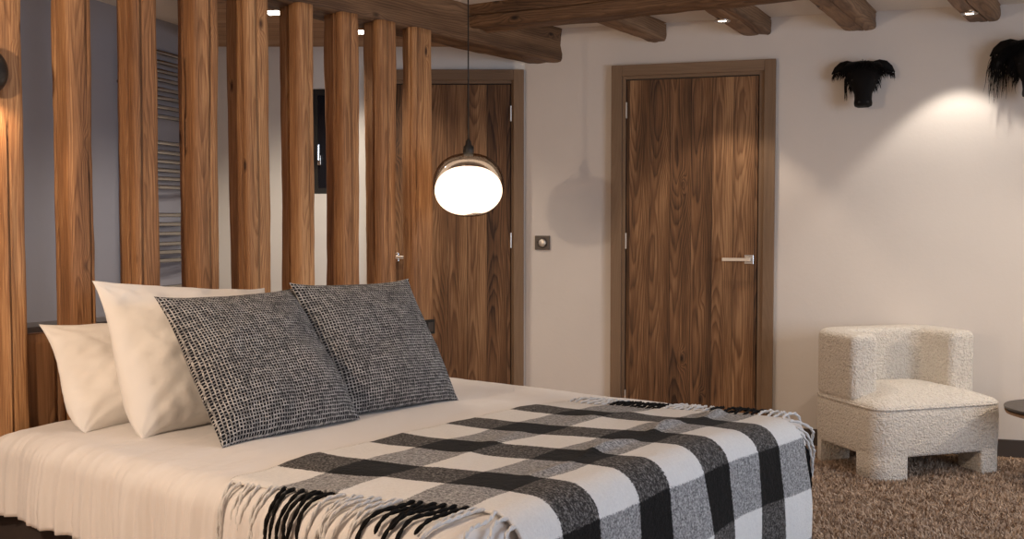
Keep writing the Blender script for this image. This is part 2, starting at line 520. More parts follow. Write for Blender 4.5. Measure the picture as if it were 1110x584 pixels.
# bathroom end wall, with a window opening
xw0, xw1 = (338-555)/FPX*YB, (389-555)/FPX*YB
zw0 = hit(345, 210, (0,YB,0), (0,1,0)).z; zw1 = hit(345, 96, (0,YB,0), (0,1,0)).z
bm = bmesh.new()
box(bm, LC.x-.1, xw0, YB, YB+.15, 0, 2.6); box(bm, xw1, .0764, YB, YB+.15, 0, 2.6)
box(bm, xw0, xw1, YB, YB+.15, 0, zw0); box(bm, xw0, xw1, YB, YB+.15, zw1, 2.6)
tag(obj('wall_bathroom', bm, M['bath']), 'bright white wall seen between the posts', 'wall', kind='structure')
# ceiling
pts = [(-4.8,-2.7),(5.4,-2.7),(5.4,7.0),(-4.8,7.0)]
bm = prism(pts, CEIL, CEIL+.12)
tag(obj('ceiling', bm, M['ceil']), 'cream plaster ceiling over the bedroom', 'ceiling', kind='structure')
a1 = bed(3.2,-.34)
bt = boards('ceiling_bathroom', [(bed(1.0,-.34).x,bed(1.0,-.34).y),(a1.x,a1.y),(a1.x, YB),(LC.x+.03,YB)], 2.275, 2.36, M['pine'], 0.0)
tag(bt, 'pine board ceiling behind the row of posts', 'ceiling', kind='structure')
# front wall behind the camera; the window opening is in the right wall
fe = wr+WN*8.6
wallbox('wall_front', fe, Vector((LE.x-.3, LE.y, 0)), Vector((0,-.15,0)), 0, 2.6, M['wall'], 'plaster wall behind the camera')
fw0 = wr; dd = WN.copy(); nn = -WD.copy()        # nn points into the room... outwards is WD
W0, W1_ = 2.5, 5.1
bm = bmesh.new()
def seg(a, b, z0, z1, bm):
    p = [fw0+dd*a, fw0+dd*b, fw0+dd*b+WD*.15, fw0+dd*a+WD*.15]
    prism([(q.x, q.y) for q in p], z0, z1, bm)
seg(0, W0, 0, 2.6, bm); seg(W0, W1_, 0, .45, bm); seg(W0, W1_, 2.15, 2.6, bm); seg(W1_, 8.6, 0, 2.6, bm)
bmesh.ops.recalc_face_normals(bm, faces=bm.faces)
tag(obj('wall_right', bm, M['wall']), 'plaster wall with the large window, right of the frame', 'wall', kind='structure')
# low wall under the posts
p = [bed(-1.1,-.262), bed(1.72,-.262), bed(1.72,-.44), bed(-1.1,-.44)]
bm = prism([(q.x,q.y) for q in p], 0, .86)
bmesh.ops.recalc_face_normals(bm, faces=bm.faces)
tag(obj('wall_ledge', bm, M['grey_stone']), 'low grey ledge behind the posts', 'wall', kind='structure')
# baseboards
def wbox(name, s0, s1, d0, d1, z0, z1, mat, parent=None, bev=0.0, lab=None):
    """box in the back wall's own frame: x along wall, y out of the wall, z up"""
    bm = boxbm(s0, s1, d0, d1, z0, z1, bev=bev)
    o = obj(name, bm, mat, parent)
    return o
WM = frame_mtx(wall(0), WD, WN, Z)            # x = s, y = out of the wall
WMr = frame_mtx(wall(0), WD, -WN, Z)          # right-handed: x = s, -y = out
def wobj(name, bm, mat, s, d, z, parent=None, smooth=False):
    """bm local: x along wall, -y out of the wall, z up; origin at (s,d,z)"""
    o = obj(name, bm, mat, parent, smooth)
    o.matrix_world = frame_mtx(wall(s, d, z), WD, -WN, Z)
    return o
bb = wobj('baseboard_back', boxbm(1.235, 4.6, -.018, 0, 0, .092, bev=.003), M['base'], 0, 0, 0)
tag(bb, 'dark brown baseboard along the cream wall', 'baseboard', kind='structure')
bb = wobj('baseboard_middle', boxbm(-.20, .31, -.018, 0, 0, .092, bev=.003), M['base'], 0, 0, 0)
tag(bb, 'dark brown baseboard between the two doors', 'baseboard', kind='structure')

# ------------------------------------------------------------------ doors
def upright(name, w, h, d, mat, base_mtx, loc, parent, bev=.002, rnd=None):
    """board standing up, grain along z, local origin at its foot centre"""
    bm = boxbm(-w/2, w/2, -d, 0, 0, h, bev=bev)
    o = obj(name, bm, mat, None)
    o.matrix_world = base_mtx @ Matrix.Translation(loc)
    if parent: par(o, parent)
    return o
def par(o, p):
    mw = o.matrix_world.copy(); o.parent = p
    o.matrix_parent_inverse = Matrix.Identity(4)
    o.matrix_local = p_mtx(p).inverted() @ mw
def p_mtx(p):
    m = Matrix.Translation(p.location) @ p.rotation_euler.to_matrix().to_4x4() if p.rotation_mode != 'QUATERNION' else p.matrix_world
    if p.parent: m = p_mtx(p.parent) @ m
    return m
def door(name, base, s0, s1, leaf0, leaf1, ztop, leaftop, hinge_side, handle_s, label):
    """base: matrix, x along the wall, -y out of it; coordinates in metres from base"""
    root = bpy.data.objects.new(name, None); COL.objects.link(root)
    root.matrix_world = base @ Matrix.Translation(((leaf0+leaf1)/2, 0, 0))
    root.empty_display_size = .2
    tag(root, label, 'door', kind='structure')
    def add(nm, bm, mat, loc=(0,0,0), rot=None, smooth=False, parent=root):
        o = obj(nm, bm, mat, None, smooth)
        m = base @ Matrix.Translation(loc)
        if rot: m = m @ rot
        o.matrix_world = m
        if parent is root:
            o.parent = root; o.matrix_parent_inverse = root.matrix_world.inverted()
        else:
            o.parent = parent; o.matrix_parent_inverse = parent.matrix_world.inverted()
        return o
    fwid = leaf0 - s0; fwid2 = s1 - leaf1
    fr = leaf0 - .018
    # architrave: two jambs and a mitred head
    jw = .062
    add('door_jamb', boxbm(-jw/2, jw/2, -.042, 0, 0, ztop-.001, bev=.003), M['frame'], (s0+jw/2, 0, 0))
    add('door_jamb', boxbm(-jw/2, jw/2, -.042, 0, 0, ztop-.001, bev=.003), M['frame'], (s1-jw/2, 0, 0))
    rotx = Matrix.Rotation(PI/2, 4, 'Y')
    hh = s1-s0-2*jw
    add('door_head', boxbm(-jw/2, jw/2, -.041, 0, 0, hh, bev=.003), M['frame'], (s0+jw, 0, ztop-jw/2-.001), rotx)
    # inner stop, a step back from the architrave
    iw = leaf0-s0-jw-.004; iw2 = s1-leaf1-jw-.004
    add('door_stop', boxbm(0, iw, -.024, 0, 0, ztop-jw, bev=.0015), M['frame'], (s0+jw, 0, 0))
    add('door_stop', boxbm(-iw2, 0, -.024, 0, 0, ztop-jw, bev=.0015), M['frame'], (s1-jw, 0, 0))
    ih = ztop-jw-leaftop-.004
    add('door_stop', boxbm(-ih, 0, -.0235, 0, 0, s1-s0-2*jw-iw-iw2, bev=.0015), M['frame'], (s0+jw+iw, 0, leaftop+.004), rotx)
    # leaf, with a black plate behind it standing in for the gap's shade
    leaf = add('door_leaf', boxbm(-(leaf1-leaf0)/2+.001, (leaf1-leaf0)/2-.001, -.016, 0, .006, leaftop-.002, bev=.002), M['door'], ((leaf0+leaf1)/2, 0, 0))
    add('gap_shade_plate', boxbm(leaf0-.005, leaf1+.005, -.003, 0, 0, leaftop+.005), M['black'])
    hs = leaf0-.001 if hinge_side < 0 else leaf1+.001
    for hz in (.22, 1.13, 1.88):
        bm = bmesh.new(); tube(bm, [(0,-.024,0),(0,-.024,.09)], .0055, 10)
        box(bm, -.002, .002, -.022, 0, 0, .09)
        add('hinge', bm, M['nickel'], (hs, 0, hz-.045), smooth=False)
    # lever handle
    hx = handle_s; sg = -1 if hinge_side < 0 else 1
    hd = add('door_handle', boxbm(-.026, .026, -.024, -.016, 1.03-.026, 1.03+.026, bev=.002), M['chrome'], (hx, 0, 0))
    bm = bmesh.new(); tube(bm, [(0,-.022,1.03),(0,-.062,1.03)], .010, 14)
    add('lever_neck', bm, M['chrome'], (hx, 0, 0), parent=hd)
    x0, x1 = (sg*.145, -sg*.012) if sg*.145 < -sg*.012 else (-sg*.012, sg*.145)
    add('lever', boxbm(x0, x1, -.070, -.058, 1.03-.0095, 1.03+.0095, bev=.002), M['nickel'], (hx, 0, 0), parent=hd)
    return root
DB = frame_mtx(wall(0), WD, -WN, Z)
door('door_2', DB, .314, 1.233, .400, 1.141, 2.137, 2.052, -1, 1.096, 'dark plank door in a brown frame with silver lever handle')
DB2 = frame_mtx(Vector((0, YB, 0)), Vector((1,0,0)), Vector((0,1,0)), Z)
xr = .0764-.003
door('door_1', DB2, -.845, xr-.003, -.762, -.008, 2.137, 2.052, 1, -.70, 'brown boarded door behind the hanging lamp')
# narrow trim closing the door frame against the cream wall corner

# ------------------------------------------------------------------ window in the bathroom
root = thing('window_1', ((xw0+xw1)/2, YB, zw0), 0, 'small dark window between the posts', 'window', kind='structure')
wj = xw1-xw0
bm = bmesh.new()
for a in ((-wj/2, -wj/2+.035, 0, zw1-zw0), (wj/2-.035, wj/2, 0, zw1-zw0), (-wj/2+.035, wj/2-.035, 0, .035), (-wj/2+.035, wj/2-.035, zw1-zw0-.035, zw1-zw0)):
    box(bm, a[0], a[1], .03, .07, a[2], a[3])
obj('window_frame', bm, M['black'], root)
obj('window_pane', boxbm(-wj/2+.035, wj/2-.035, .045, .055, .035, zw1-zw0-.035), M['dark_glass'], root)
bm = boxbm(.0, .022, .018, .03, .17, .23, bev=.003); tube(bm, [(.011,.015,.20),(.011,-.01,.20),(.013,-.012,.29)], .007, 8)
hx_ = (346-555)/FPX*YB - (xw0+xw1)/2
o = obj('window_handle', bm, M['chrome'], root); o.location.x = hx_-.011; o.location.z = -.02+.02

# the large window in the right wall
wc = fw0+dd*((W0+W1_)/2)
root = bpy.data.objects.new('window_2', None); COL.objects.link(root)
root.matrix_world = frame_mtx(Vector((wc.x, wc.y, .45)), -WN, WD, Z)
tag(root, 'wide window in the right wall, outside the frame', 'window', kind='structure')
bm = bmesh.new()
hw2 = (W1_-W0)/2
for a in ((-hw2,-hw2+.06,0,1.7),(hw2-.06,hw2,0,1.7),(-hw2+.06,hw2-.06,0,.06),(-hw2+.06,hw2-.06,1.64,1.7),(-.03,.03,.06,1.64)):
    box(bm, a[0], a[1], .04, .1, a[2], a[3])
obj('window_frame', bm, M['frame'], root)

# ------------------------------------------------------------------ posts
LF = -.10          # plane of the posts' front faces
def on_row(x, l=LF):
    """distance along the row where the sight line of image column x meets the plane at l"""
    r = ray(x, 240); P = O + B*l
    den = r.x*A.y - r.y*A.x
    # r*t = P + A*s
    s = (P.x*r.y - P.y*r.x)/( r.x*A.y*1.0 - r.y*A.x)
    return -s if False else s
def solve_row(x, l):
    r = ray(x, 240); P = O + B*l
    # P + A s parallel to r (2d): (P + A s) x r = 0
    c1 = P.x*r.y - P.y*r.x; c2 = A.x*r.y - A.y*r.x
    return -c1/c2
posts = [(-26,4,30,11), (58,76,104,12), (128,148,175,13), (194,214,240,24), (247,270,295,35), (303,326,343,36), (352,373,391,17), (395,414,431,18), (435,449,470.5,29)]
labels = ['light brown post at the left frame edge, behind the black wall lamp',
 'knotty orange hewn post, second from the left frame edge',
 'hewn wooden post left of the towel radiator, long crack down its face',
 'hewn wooden post right of the towel radiator',
 'hewn post with a dark left side, fifth from the left frame edge',
 'hewn post just left of the dark window slit, with a long bark scar',
 'hewn post just right of the dark window slit',
 'second post from the right end of the row, deep crack down its right',
 'last brown post at the right end of the row, before the door']
crk = [((.30,1.0),(3.5,.6)), ((.80,.4),(3.3,.3)), ((.28,1.0),(3.6,.4)), ((.60,1.0),(3.3,.3)), ((.45,.6),(3.72,1.0)), ((.62,.5),(3.45,.6)), ((.5,.5),(3.6,.8)), ((.45,1.0),(3.6,.5)), ((.25,.5),(3.72,1.0))]
PTOP = 2.185
for i, (xa, xm, xb, sd) in enumerate(posts):
    s0 = solve_row(xm, LF); s1 = solve_row(xb, LF)
    wdt = s1-s0
    # depth: back edge of the near side face shows at xa
    lo, hi = LF-.02, LF-.4
    for _ in range(40):
        mid = (lo+hi)/2
        pt = bed(s0, mid); px = pt.x/pt.y*FPX+555
        if px > xa: lo = mid
        else: hi = mid
    dep = min(max(LF-lo, .09), .15)
    c = bed((s0+s1)/2, LF-dep/2, 0)
    # local x = A, local -y = B (front)
    m = frame_mtx(c, A, -B, Z)
    o = hewn(PTOP, wdt, dep, sd*1.37, M['post'], 'wooden_post', cracks=crk[i], mtx=m, cham=.017, rough_amp=.0045, edge_wander=.002)
    tag(o, labels[i], 'post', 'hewn posts behind the bed')
    # infill board to the next post
    if i < 8:
        n0 = solve_row(posts[i+1][1], LF)
        ga, gb = s1+.004, n0-.004
        c2 = bed((ga+gb)/2, LF-.075, 0)
        o = hewn(.845, gb-ga-.004, .075, 60+i, M['panel'], 'infill_board', mtx=frame_mtx(c2, A, -B, Z), cham=.008, rough_amp=.002, cracks=((.75,.4),), edge_wander=0)
        lb = ['low wooden board between the two leftmost posts, beside the small pillow', 'low wooden board behind the small white pillow, right of the knotty post'][i] if i < 2 else 'low wooden board between hewn posts, hidden by the pillows and cushions'
        tag(o, lb, 'board', 'low boards between the posts')

# main beam over the posts (front lower edge swings back a little towards the wall)
p0 = bed(-1.0, -.19, 2.28); p1 = bed(3.46, -.262, 2.29)
m, L = along(p0, p1)
o = hewn(L, .20, .215, 71.3, M['beam'], 'ceiling_beam', mtx=m, cw=.45, cham=.013, rough_amp=.008, cracks=(), edge_wander=.006)
tag(o, 'thick dark hewn beam resting on the row of posts', 'beam')
# cross beam
q0 = Vector((-.13,5.70,2.315)); q1 = Vector((1.40,4.83,2.315))
q1 = q0+(q1-q0).normalized()*3.6
off = Vector((-(q1-q0).y, (q1-q0).x, 0)).normalized()
if off.y > 0: off = -off
st = q0 + off*.10 + (q0-q1).normalized()*.02
m, L = along(st, q1+off*.10)
o = hewn(L, .20, .135, 83.1, M['beam'], 'ceiling_beam', mtx=m, cw=.45, cham=.02, rough_amp=.012, cracks=((1.5,1.0),(3.5,.8)), edge_wander=.012)
tag(o, 'dark cross beam running right from the post beam over the door', 'beam')
# joists
def joist(near_px, wl, wr_, zb, seed, label, ext=1.6):
    zc = zb
    a = hit(near_px[0], near_px[1], (0,0,zc), (0,0,1))
    b = wall(wl, 0, zc)
    d = (b-a); d.z = 0; d.normalize()
    side = Vector((d.y, -d.x, 0))
    wd = abs((wr_-wl)*WD.dot(side))
    a2 = b - d*(ext+ (b-a).length) + side*wd/2; b2 = b + d*.06 + side*wd/2
    zt = CEIL+.05; hgt = zt-zc
    a2.z = b2.z = zc + hgt/2
    m, L = along(a2, b2)
    o = hewn(L, wd, hgt, seed, M['joist'], 'ceiling_joist', mtx=m, cw=.4, cham=.024, rough_amp=.007, cracks=((1.4,.8),(2.4,.9),(3.4,.8)), edge_wander=.006)
    tag(o, label, 'joist', 'ceiling joists meeting the cream wall')
    return a, b, d, side, wd, o
J1 = joist((650,29), .505, .625, 2.262, 91, 'short ceiling joist end above the left part of the boarded door', ext=.25)
J2 = joist((760,13), 1.035, 1.20, 2.279, 92, 'ceiling joist with a lit downlight, above the right of the boarded door', ext=1.2)
J3 = joist((875,3), 1.575, 1.75, 2.275, 93, 'ceiling joist without a lamp, above the smaller black head', ext=1.6)
J4 = joist((1022,0), 2.20, 2.365, 2.284, 94, 'ceiling joist with a lit downlight, at the top right corner', ext=1.6)
J5 = joist((1190,0), 2.84, 3.0, 2.284, 95, 'ceiling joist right of the larger black head', ext=1.6)

def downlight(px, zb, label, energy, col=(1,.80,.60), ang=43):
    p = hit(px[0], px[1], (0,0,zb-.006), (0,0,1))
    r = thing('downlight', p, 0, label, 'downlight', 'recessed downlights in the joists')
    bm = lathe([(.020,.000),(.034,-.0035),(.040,-.001),(.041,.006),(.030,.010),(.020,.008),(.020,0)], 28)
    obj('trim_ring', bm, M['chrome'], r, True)
    bm = lathe([(0,.0015),(.020,.0015),(.020,.004),(0,.004)], 24)
    obj('lamp_lens', bm, M['led'], r)
    ld = bpy.data.lights.new('downlight_beam', 'SPOT'); ld.energy = energy; ld.color = col
    ld.spot_size = R(ang*2); ld.spot_blend = .32; ld.shadow_soft_size = .02
    lo = bpy.data.objects.new('downlight_beam', ld); COL.objects.link(lo); lo.location = (0,0,-.012); lo.parent = r
    return r
EXT = 1.0
downlight((783,23), 2.279, 'lit downlight in the joist above the boarded door', 21, col=(1,.82,.64))
downlight((1051,15), 2.284, 'lit downlight in the joist at the top right corner', 24, col=(1,.92,.82))

def ceiling_spot(x, y, z, energy, label, col=(1,.78,.56), ang=50, aim=None, group='recessed downlights over the bed'):
    r = thing('downlight', (x,y,z), 0, label, 'downlight', group)
    obj('trim_ring', lathe([(.030,.000),(.044,-.0035),(.050,-.001),(.051,.006),(.030,.008),(.030,0)], 24), M['chrome'], r, True)
    obj('lamp_lens', lathe([(0,.0015),(.030,.0015),(.030,.004),(0,.004)], 20), M['led'], r)
    ld = bpy.data.lights.new('downlight_beam', 'SPOT'); ld.energy = energy; ld.color = col
    ld.spot_size = R(ang*2); ld.spot_blend = .6; ld.shadow_soft_size = .04
    lo = bpy.data.objects.new('downlight_beam', ld); COL.objects.link(lo); lo.location = (0,0,-.015); lo.parent = r
    if aim is not None:
        dv = (Vector(aim) - Vector((x,y,z-.015))).normalized()
        lo.rotation_euler = dv.to_track_quat('-Z', 'Y').to_euler()
    return r

# bathroom ceiling lamps
for (px, lab, en) in (((299,12), 'bright square ceiling lamp seen beside the sixth post', 42), ((392,33), 'bright square ceiling lamp seen beside the eighth post', 34)):
    p = hit(px[0], px[1], (0,0,2.27), (0,0,1))
    r = thing('ceiling_lamp', p, 0, lab, 'ceiling lamp', 'bathroom ceiling lamps')
    obj('lamp_frame', boxbm(-.055,.055,-.055,.055,-.008,.006, bev=.003), M['chrome'], r)
    bm = bmesh.new()
    for i in range(3):
        for j in range(3):
            cx, cy = (i-1)*.030, (j-1)*.030
            box(bm, cx-.012, cx+.012, cy-.012, cy+.012, -.012, -.008)
    obj('lamp_lens', bm, M['led'], r)
    ld = bpy.data.lights.new('lamp_light', 'SPOT'); ld.energy = en; ld.color = (1,.86,.70); ld.spot_size = R(130); ld.spot_blend = .6; ld.shadow_soft_size = .05
    lo = bpy.data.objects.new('lamp_light', ld); COL.objects.link(lo); lo.location = (0,0,-.03); lo.parent = r

# ------------------------------------------------------------------ towel radiator on the grey wall
nL = Vector((.958,-.287,0)).normalized()       # out of the left wall into the bathroom
LDn = -LD                                      # towards the far corner
# distance along the wall from the corner where sight lines fall (bars ~60 mm off the wall)
def left_s(x, d=.06):
    r = ray(x, 200); P = LC + nL*d
    c1 = P.x*r.y - P.y*r.x; c2 = LD.x*r.y - LD.y*r.x
    return -c1/c2
ra, rb = left_s(140), left_s(207)
r0 = thing('towel_radiator', LC + LD*((ra+rb)/2) + nL*.0 + Z*.68, 0, 'chrome towel radiator on the grey wall, seen between two posts', 'radiator')
r0.rotation_euler = (0,0, math.atan2(LDn.y, LDn.x))   # local x towards the corner, local -y out... 
hw = abs(ra-rb)/2
sgn = 1 if (Vector((-LDn.y, LDn.x,0)).dot(nL) > 0) else -1
for sx in (-hw, hw):
    bm = bmesh.new(); tube(bm, [(sx, sgn*.05, -.02),(sx, sgn*.05, 1.42)], .016, 12)
    for zz in (.1, 1.3): tube(bm, [(sx, 0, zz),(sx, sgn*.05, zz)], .009, 8)
    obj('radiator_rail', bm, M['radiator'], r0, True)
ys = [59.7,70,79.6,89,99,108,118,128, 156,166,175.5,185,194,203, 233,243,253,264,273,282, 311]
for yy in ys:
    P = hit(184, yy, LC + nL*.065, nL)
    bm = bmesh.new()
    tube(bm, [(-hw, sgn*.05, 0),(-hw*.5, sgn*.066, 0),(0, sgn*.072, 0),(hw*.5, sgn*.066, 0),(hw, sgn*.05, 0)], .0125, 10)
    o = obj('radiator_bar', bm, M['radiator'], r0, True); o.location.z = P.z-.68

# ------------------------------------------------------------------ bed
W1, L1, RR, ZT = 1.79, 1.925, .075, .572
def sm(a, b, x):
    t = max(0.0, min(1.0, (x-a)/(b-a))); return t*t*(3-2*t)
def drape(l, t, off=0.0):
    """cloth point for flat cloth coordinates l (along the bed) and t (across); returns (w, l, z) and the outward direction"""
    ew = -t if t < 0 else (t-W1 if t > W1 else 0.0); sw = -1 if t < 0 else 1
    el = l-L1 if l > L1 else 0.0
    e = math.hypot(ew, el)
    zc = ZT - .028*sm(1.1, W1, t) - .012*sm(.25, 0, t) - .01*sm(.25,0,l)
    cw = min(max(t, 0), W1); cl = min(l, L1)
    if e < 1e-9:
        return (cw, cl, zc+off), (0,0,1), 0.0
    dw, dl = sw*ew/e, el/e
    th = min(e/RR, PI/2)
    out = RR*math.sin(th); dn = RR*(1-math.cos(th)) + max(0, e-RR*PI/2)
    nh, nv = math.sin(th), math.cos(th)
    return (cw+dw*(out+off*nh), cl+dl*(out+off*nh), zc-dn+off*nv), (dw*nh, dl*nh, nv), e

root = thing('bed', bed(.9,.95), math.atan2(B.y, B.x), 'wide double bed under a white duvet, dark upholstered base', 'bed')
def B2(o):   # geometry given in bed coordinates (l, w) relative to centre
    return o
def bbox_bm(l0, l1, w0, w1, z0, z1, bev=.02):
    # local x = B (length), local y = left of B = A
    return boxbm(l0-.95, l1-.95, w0-.9, w1-.9, z0, z1, bev=bev, seg=3)
obj('bed_base', bbox_bm(-.09, 1.93, -.05, 1.78, .06, .31), M['bedbase'], root, False)
obj('mattress', bbox_bm(.0, 1.92, .02, 1.77, .312, .535, .03), M['mattress'], root, False)
for (a, b) in ((.08,.10),(.08,1.69),(1.84,.10),(1.84,1.69)):
    bm = lathe([(0,0),(.022,0),(.030,.062),(0,.062)], 16, None, a-.95, b-.9)
    obj('bed_leg', bm, M['black'], root, True)

def grid_mesh(name, nl, nt, fn, mat, uvf=None, thick=None, parent=None):
    vs = []; uvs = []
    for j in range(nt+1):
        for i in range(nl+1):
            p, uv = fn(i/nl, j/nt); vs.append(p); uvs.append(uv)
    fs = []
    for j in range(nt):
        for i in range(nl):
            a = j*(nl+1)+i; fs.append((a, a+1, a+nl+2, a+nl+1))
    me = bpy.data.meshes.new(name); me.from_pydata(vs, [], fs)
    ul = me.uv_layers.new(name='UVMap')
    lv = np.empty(len(me.loops), dtype=np.int32); me.loops.foreach_get('vertex_index', lv)
    ul.data.foreach_set('uv', np.array(uvs, dtype=np.float32)[lv].ravel())
    o = link(name, me, mat, parent, True)
    if thick:
        md = o.modifiers.new('Solid', 'SOLIDIFY'); md.thickness = thick; md.offset = -1
    return o

def fold1(x, seed):
    v = 0
    for f, a in ((7,.55),(15,.5),(31,.32),(60,.14)):
        n = noise.noise(Vector((x*f, seed, f*.37)))
        v += a*(1-abs(n)*2.4)
    return v
def duvet_fn(a, b):
    l = -.045 + a*(L1+.045+.34); t = -.30 + b*(W1+.62)
    (w, ll, z), n, e = drape(l, t, 0)
    if t < .5 and l < L1+.2:
        # gathers on the near side, fading on to the top
        k = sm(.50, -.02, t)*(.35+.65*sm(0,-.1,t))
        dep = max(0, -t)
        x = l + .30*max(t, 0)**1.2*(1) - .02*math.sin(t*9)
        # lines lean with height
        amp = .0125*k*(1+1.4*sm(0,.3,dep))
        f = fold1(x, 3.3+.6*t)*amp
        big = noise.noise(Vector((l*3.1, t*1.2, 8)))*.020*sm(0,.25,dep)
        w -= (f+big)*(1 if n[0] < 0 else 0)*abs(n[0]); z += f*.75*n[2]
        ll += 0
        # sides flare slightly
        w -= .006*sm(.05,.32,dep)
    if l > L1:
        dep = l-L1; f = fold1(t, 9.1)*.003*sm(0,.2,dep); ll += f - .012*sm(0,.1,dep)
    # soft crumple over the top
    z += .0045*noise.noise(Vector((l*4, t*4, 1)))*n[2] + .003*noise.noise(Vector((l*11+t*3, t*9, 4)))*n[2]
    # lift of the hem at the head corner
    if t < 0 and l < .12: z += .0
    if l < .03: z -= .02*(1-(l+.045)/.075)
    p = bed(w, ll, z)
    return tuple(p), (l, t)
duv = grid_mesh('duvet', 380, 210, duvet_fn, M['linen'], thick=.012)
tag(duv, 'white cotton duvet cover draped over the double bed', 'duvet')

# blanket
BL0, BLEN, BT1 = 1.18, 1.24, 1.485
def bshift(l, t):
    S = sm(0, 1, (l-BL0)/.85)
    return (.165+.075*(t/1.5)**2)*S
def blanket_pt(l, t, off=.014):
    tt = t + bshift(l, t)
    # hem wander at the head side
    (w, ll, z), n, e = drape(l, tt, off)
    # lay ridge and rumples
    rl = 1.815-.065*(w-.5) + .012*math.sin(w*14)
    amp = .020*sm(.35,.6,w)*(.55+.45*math.sin(w*16.5+.4))
    rd = amp*math.exp(-((l-rl)/.020)**2)
    r2 = .007*math.exp(-((l-1.50-.05*math.sin(w*5))/.03)**2)*(.5+.5*math.sin(w*9+2))
    z += (rd + r2)*n[2] + .005*noise.noise(Vector((l*7, t*7, 21)))*n[2]
    if e > 0:
        q = .010*noise.noise(Vector((t*5, l*2, 31)))*sm(0,.15,e) + .004*noise.noise(Vector((t*13, l*4, 33)))
        w += n[0]*q; ll += n[1]*q
        # gentle vertical waves on the foot side
        ll += n[1]*(.012*(1+math.sin(t*9.0+.8))+.012)*sm(.05,.35,e)
    return Vector((w, ll, z)), n
def blanket_fn(a, b):
    l = BL0 + a*BLEN; t = -.035 + b*(BT1+.035)
    lj = l + (.010*noise.noise(Vector((t*6, 2, 5)))+.004*noise.noise(Vector((t*22,2,6))))*(1-a)
    p, n = blanket_pt(lj, t)
    q = bed(p.x, p.y, p.z)
    return tuple(q), (a*BLEN + .035*(t/1.5)*a, t)
bl = grid_mesh('blanket', 200, 230, blanket_fn, M['blanket'], thick=.007)
tag(bl, 'black, grey and white checked wool blanket with fringe, over the foot of the bed', 'blanket')
rnd = random.Random(5)
def fringe(side):
    n = 47
    for i in range(n):
        u = .012 + (BLEN-.02)*i/(n-1) + rnd.uniform(-.004,.004)
        col = 'yarn_b' if (((u + (.035*u/BLEN if side > 0 else 0))/.345) % 1) > .5 else 'yarn_w'
        Lg = rnd.uniform(.15,.185)
        dl = rnd.uniform(-.022,.022); ph = rnd.uniform(0,6)
        t0 = -.031 if side < 0 else BT1-.004
        pts = []
        K = 13
        for k in range(K):
            f = k/(K-1); l_root = BL0+u
            g = sm(L1-.02, L1+.14, l_root)*R(68)
            gg = g*min(1, .25+f*1.6)
            tt = t0 + side*Lg*f*math.cos(gg)
            lj = l_root + Lg*f*math.sin(gg) + dl*f + .005*math.sin(f*7+ph)
            if side < 0:
                (w, ll, z), nn_, e = drape(lj, tt + bshift(lj, t0), .0125 + .004*f)
                # over the gathered cover
            else:
                (w, ll, z), nn_, e = drape(lj, tt + bshift(lj, t0), .0125 + .008*math.sin(f*PI)*rnd.uniform(.6,1.2))
                w += .0
            pts.append(bed(w, ll, z))
        bm = bmesh.new()
        # two plies twisted together
        for ply in (0, PI):
            pp = []
            for k in range(len(pts)*3-2):
                f = k/3.0; a = int(f); g = f-a
                P = pts[a].lerp(pts[min(a+1, len(pts)-1)], g)
                d = (pts[min(a+1, len(pts)-1)]-pts[max(a-1,0)]).normalized()
                s = d.cross(Z).normalized(); u2 = s.cross(d)
                an = ply + f*1.5
                pp.append(P + (s*math.cos(an)+u2*math.sin(an))*.0021)
            tube(bm, pp, [.0037]*(len(pp)-2)+[.004,.0022], 6)
        o = obj('fringe_tassel', bm, M[col], bl, True)
        o['label'] = 'black twisted yarn tassel' if col == 'yarn_b' else 'white twisted yarn tassel'
fringe(-1); fringe(1)

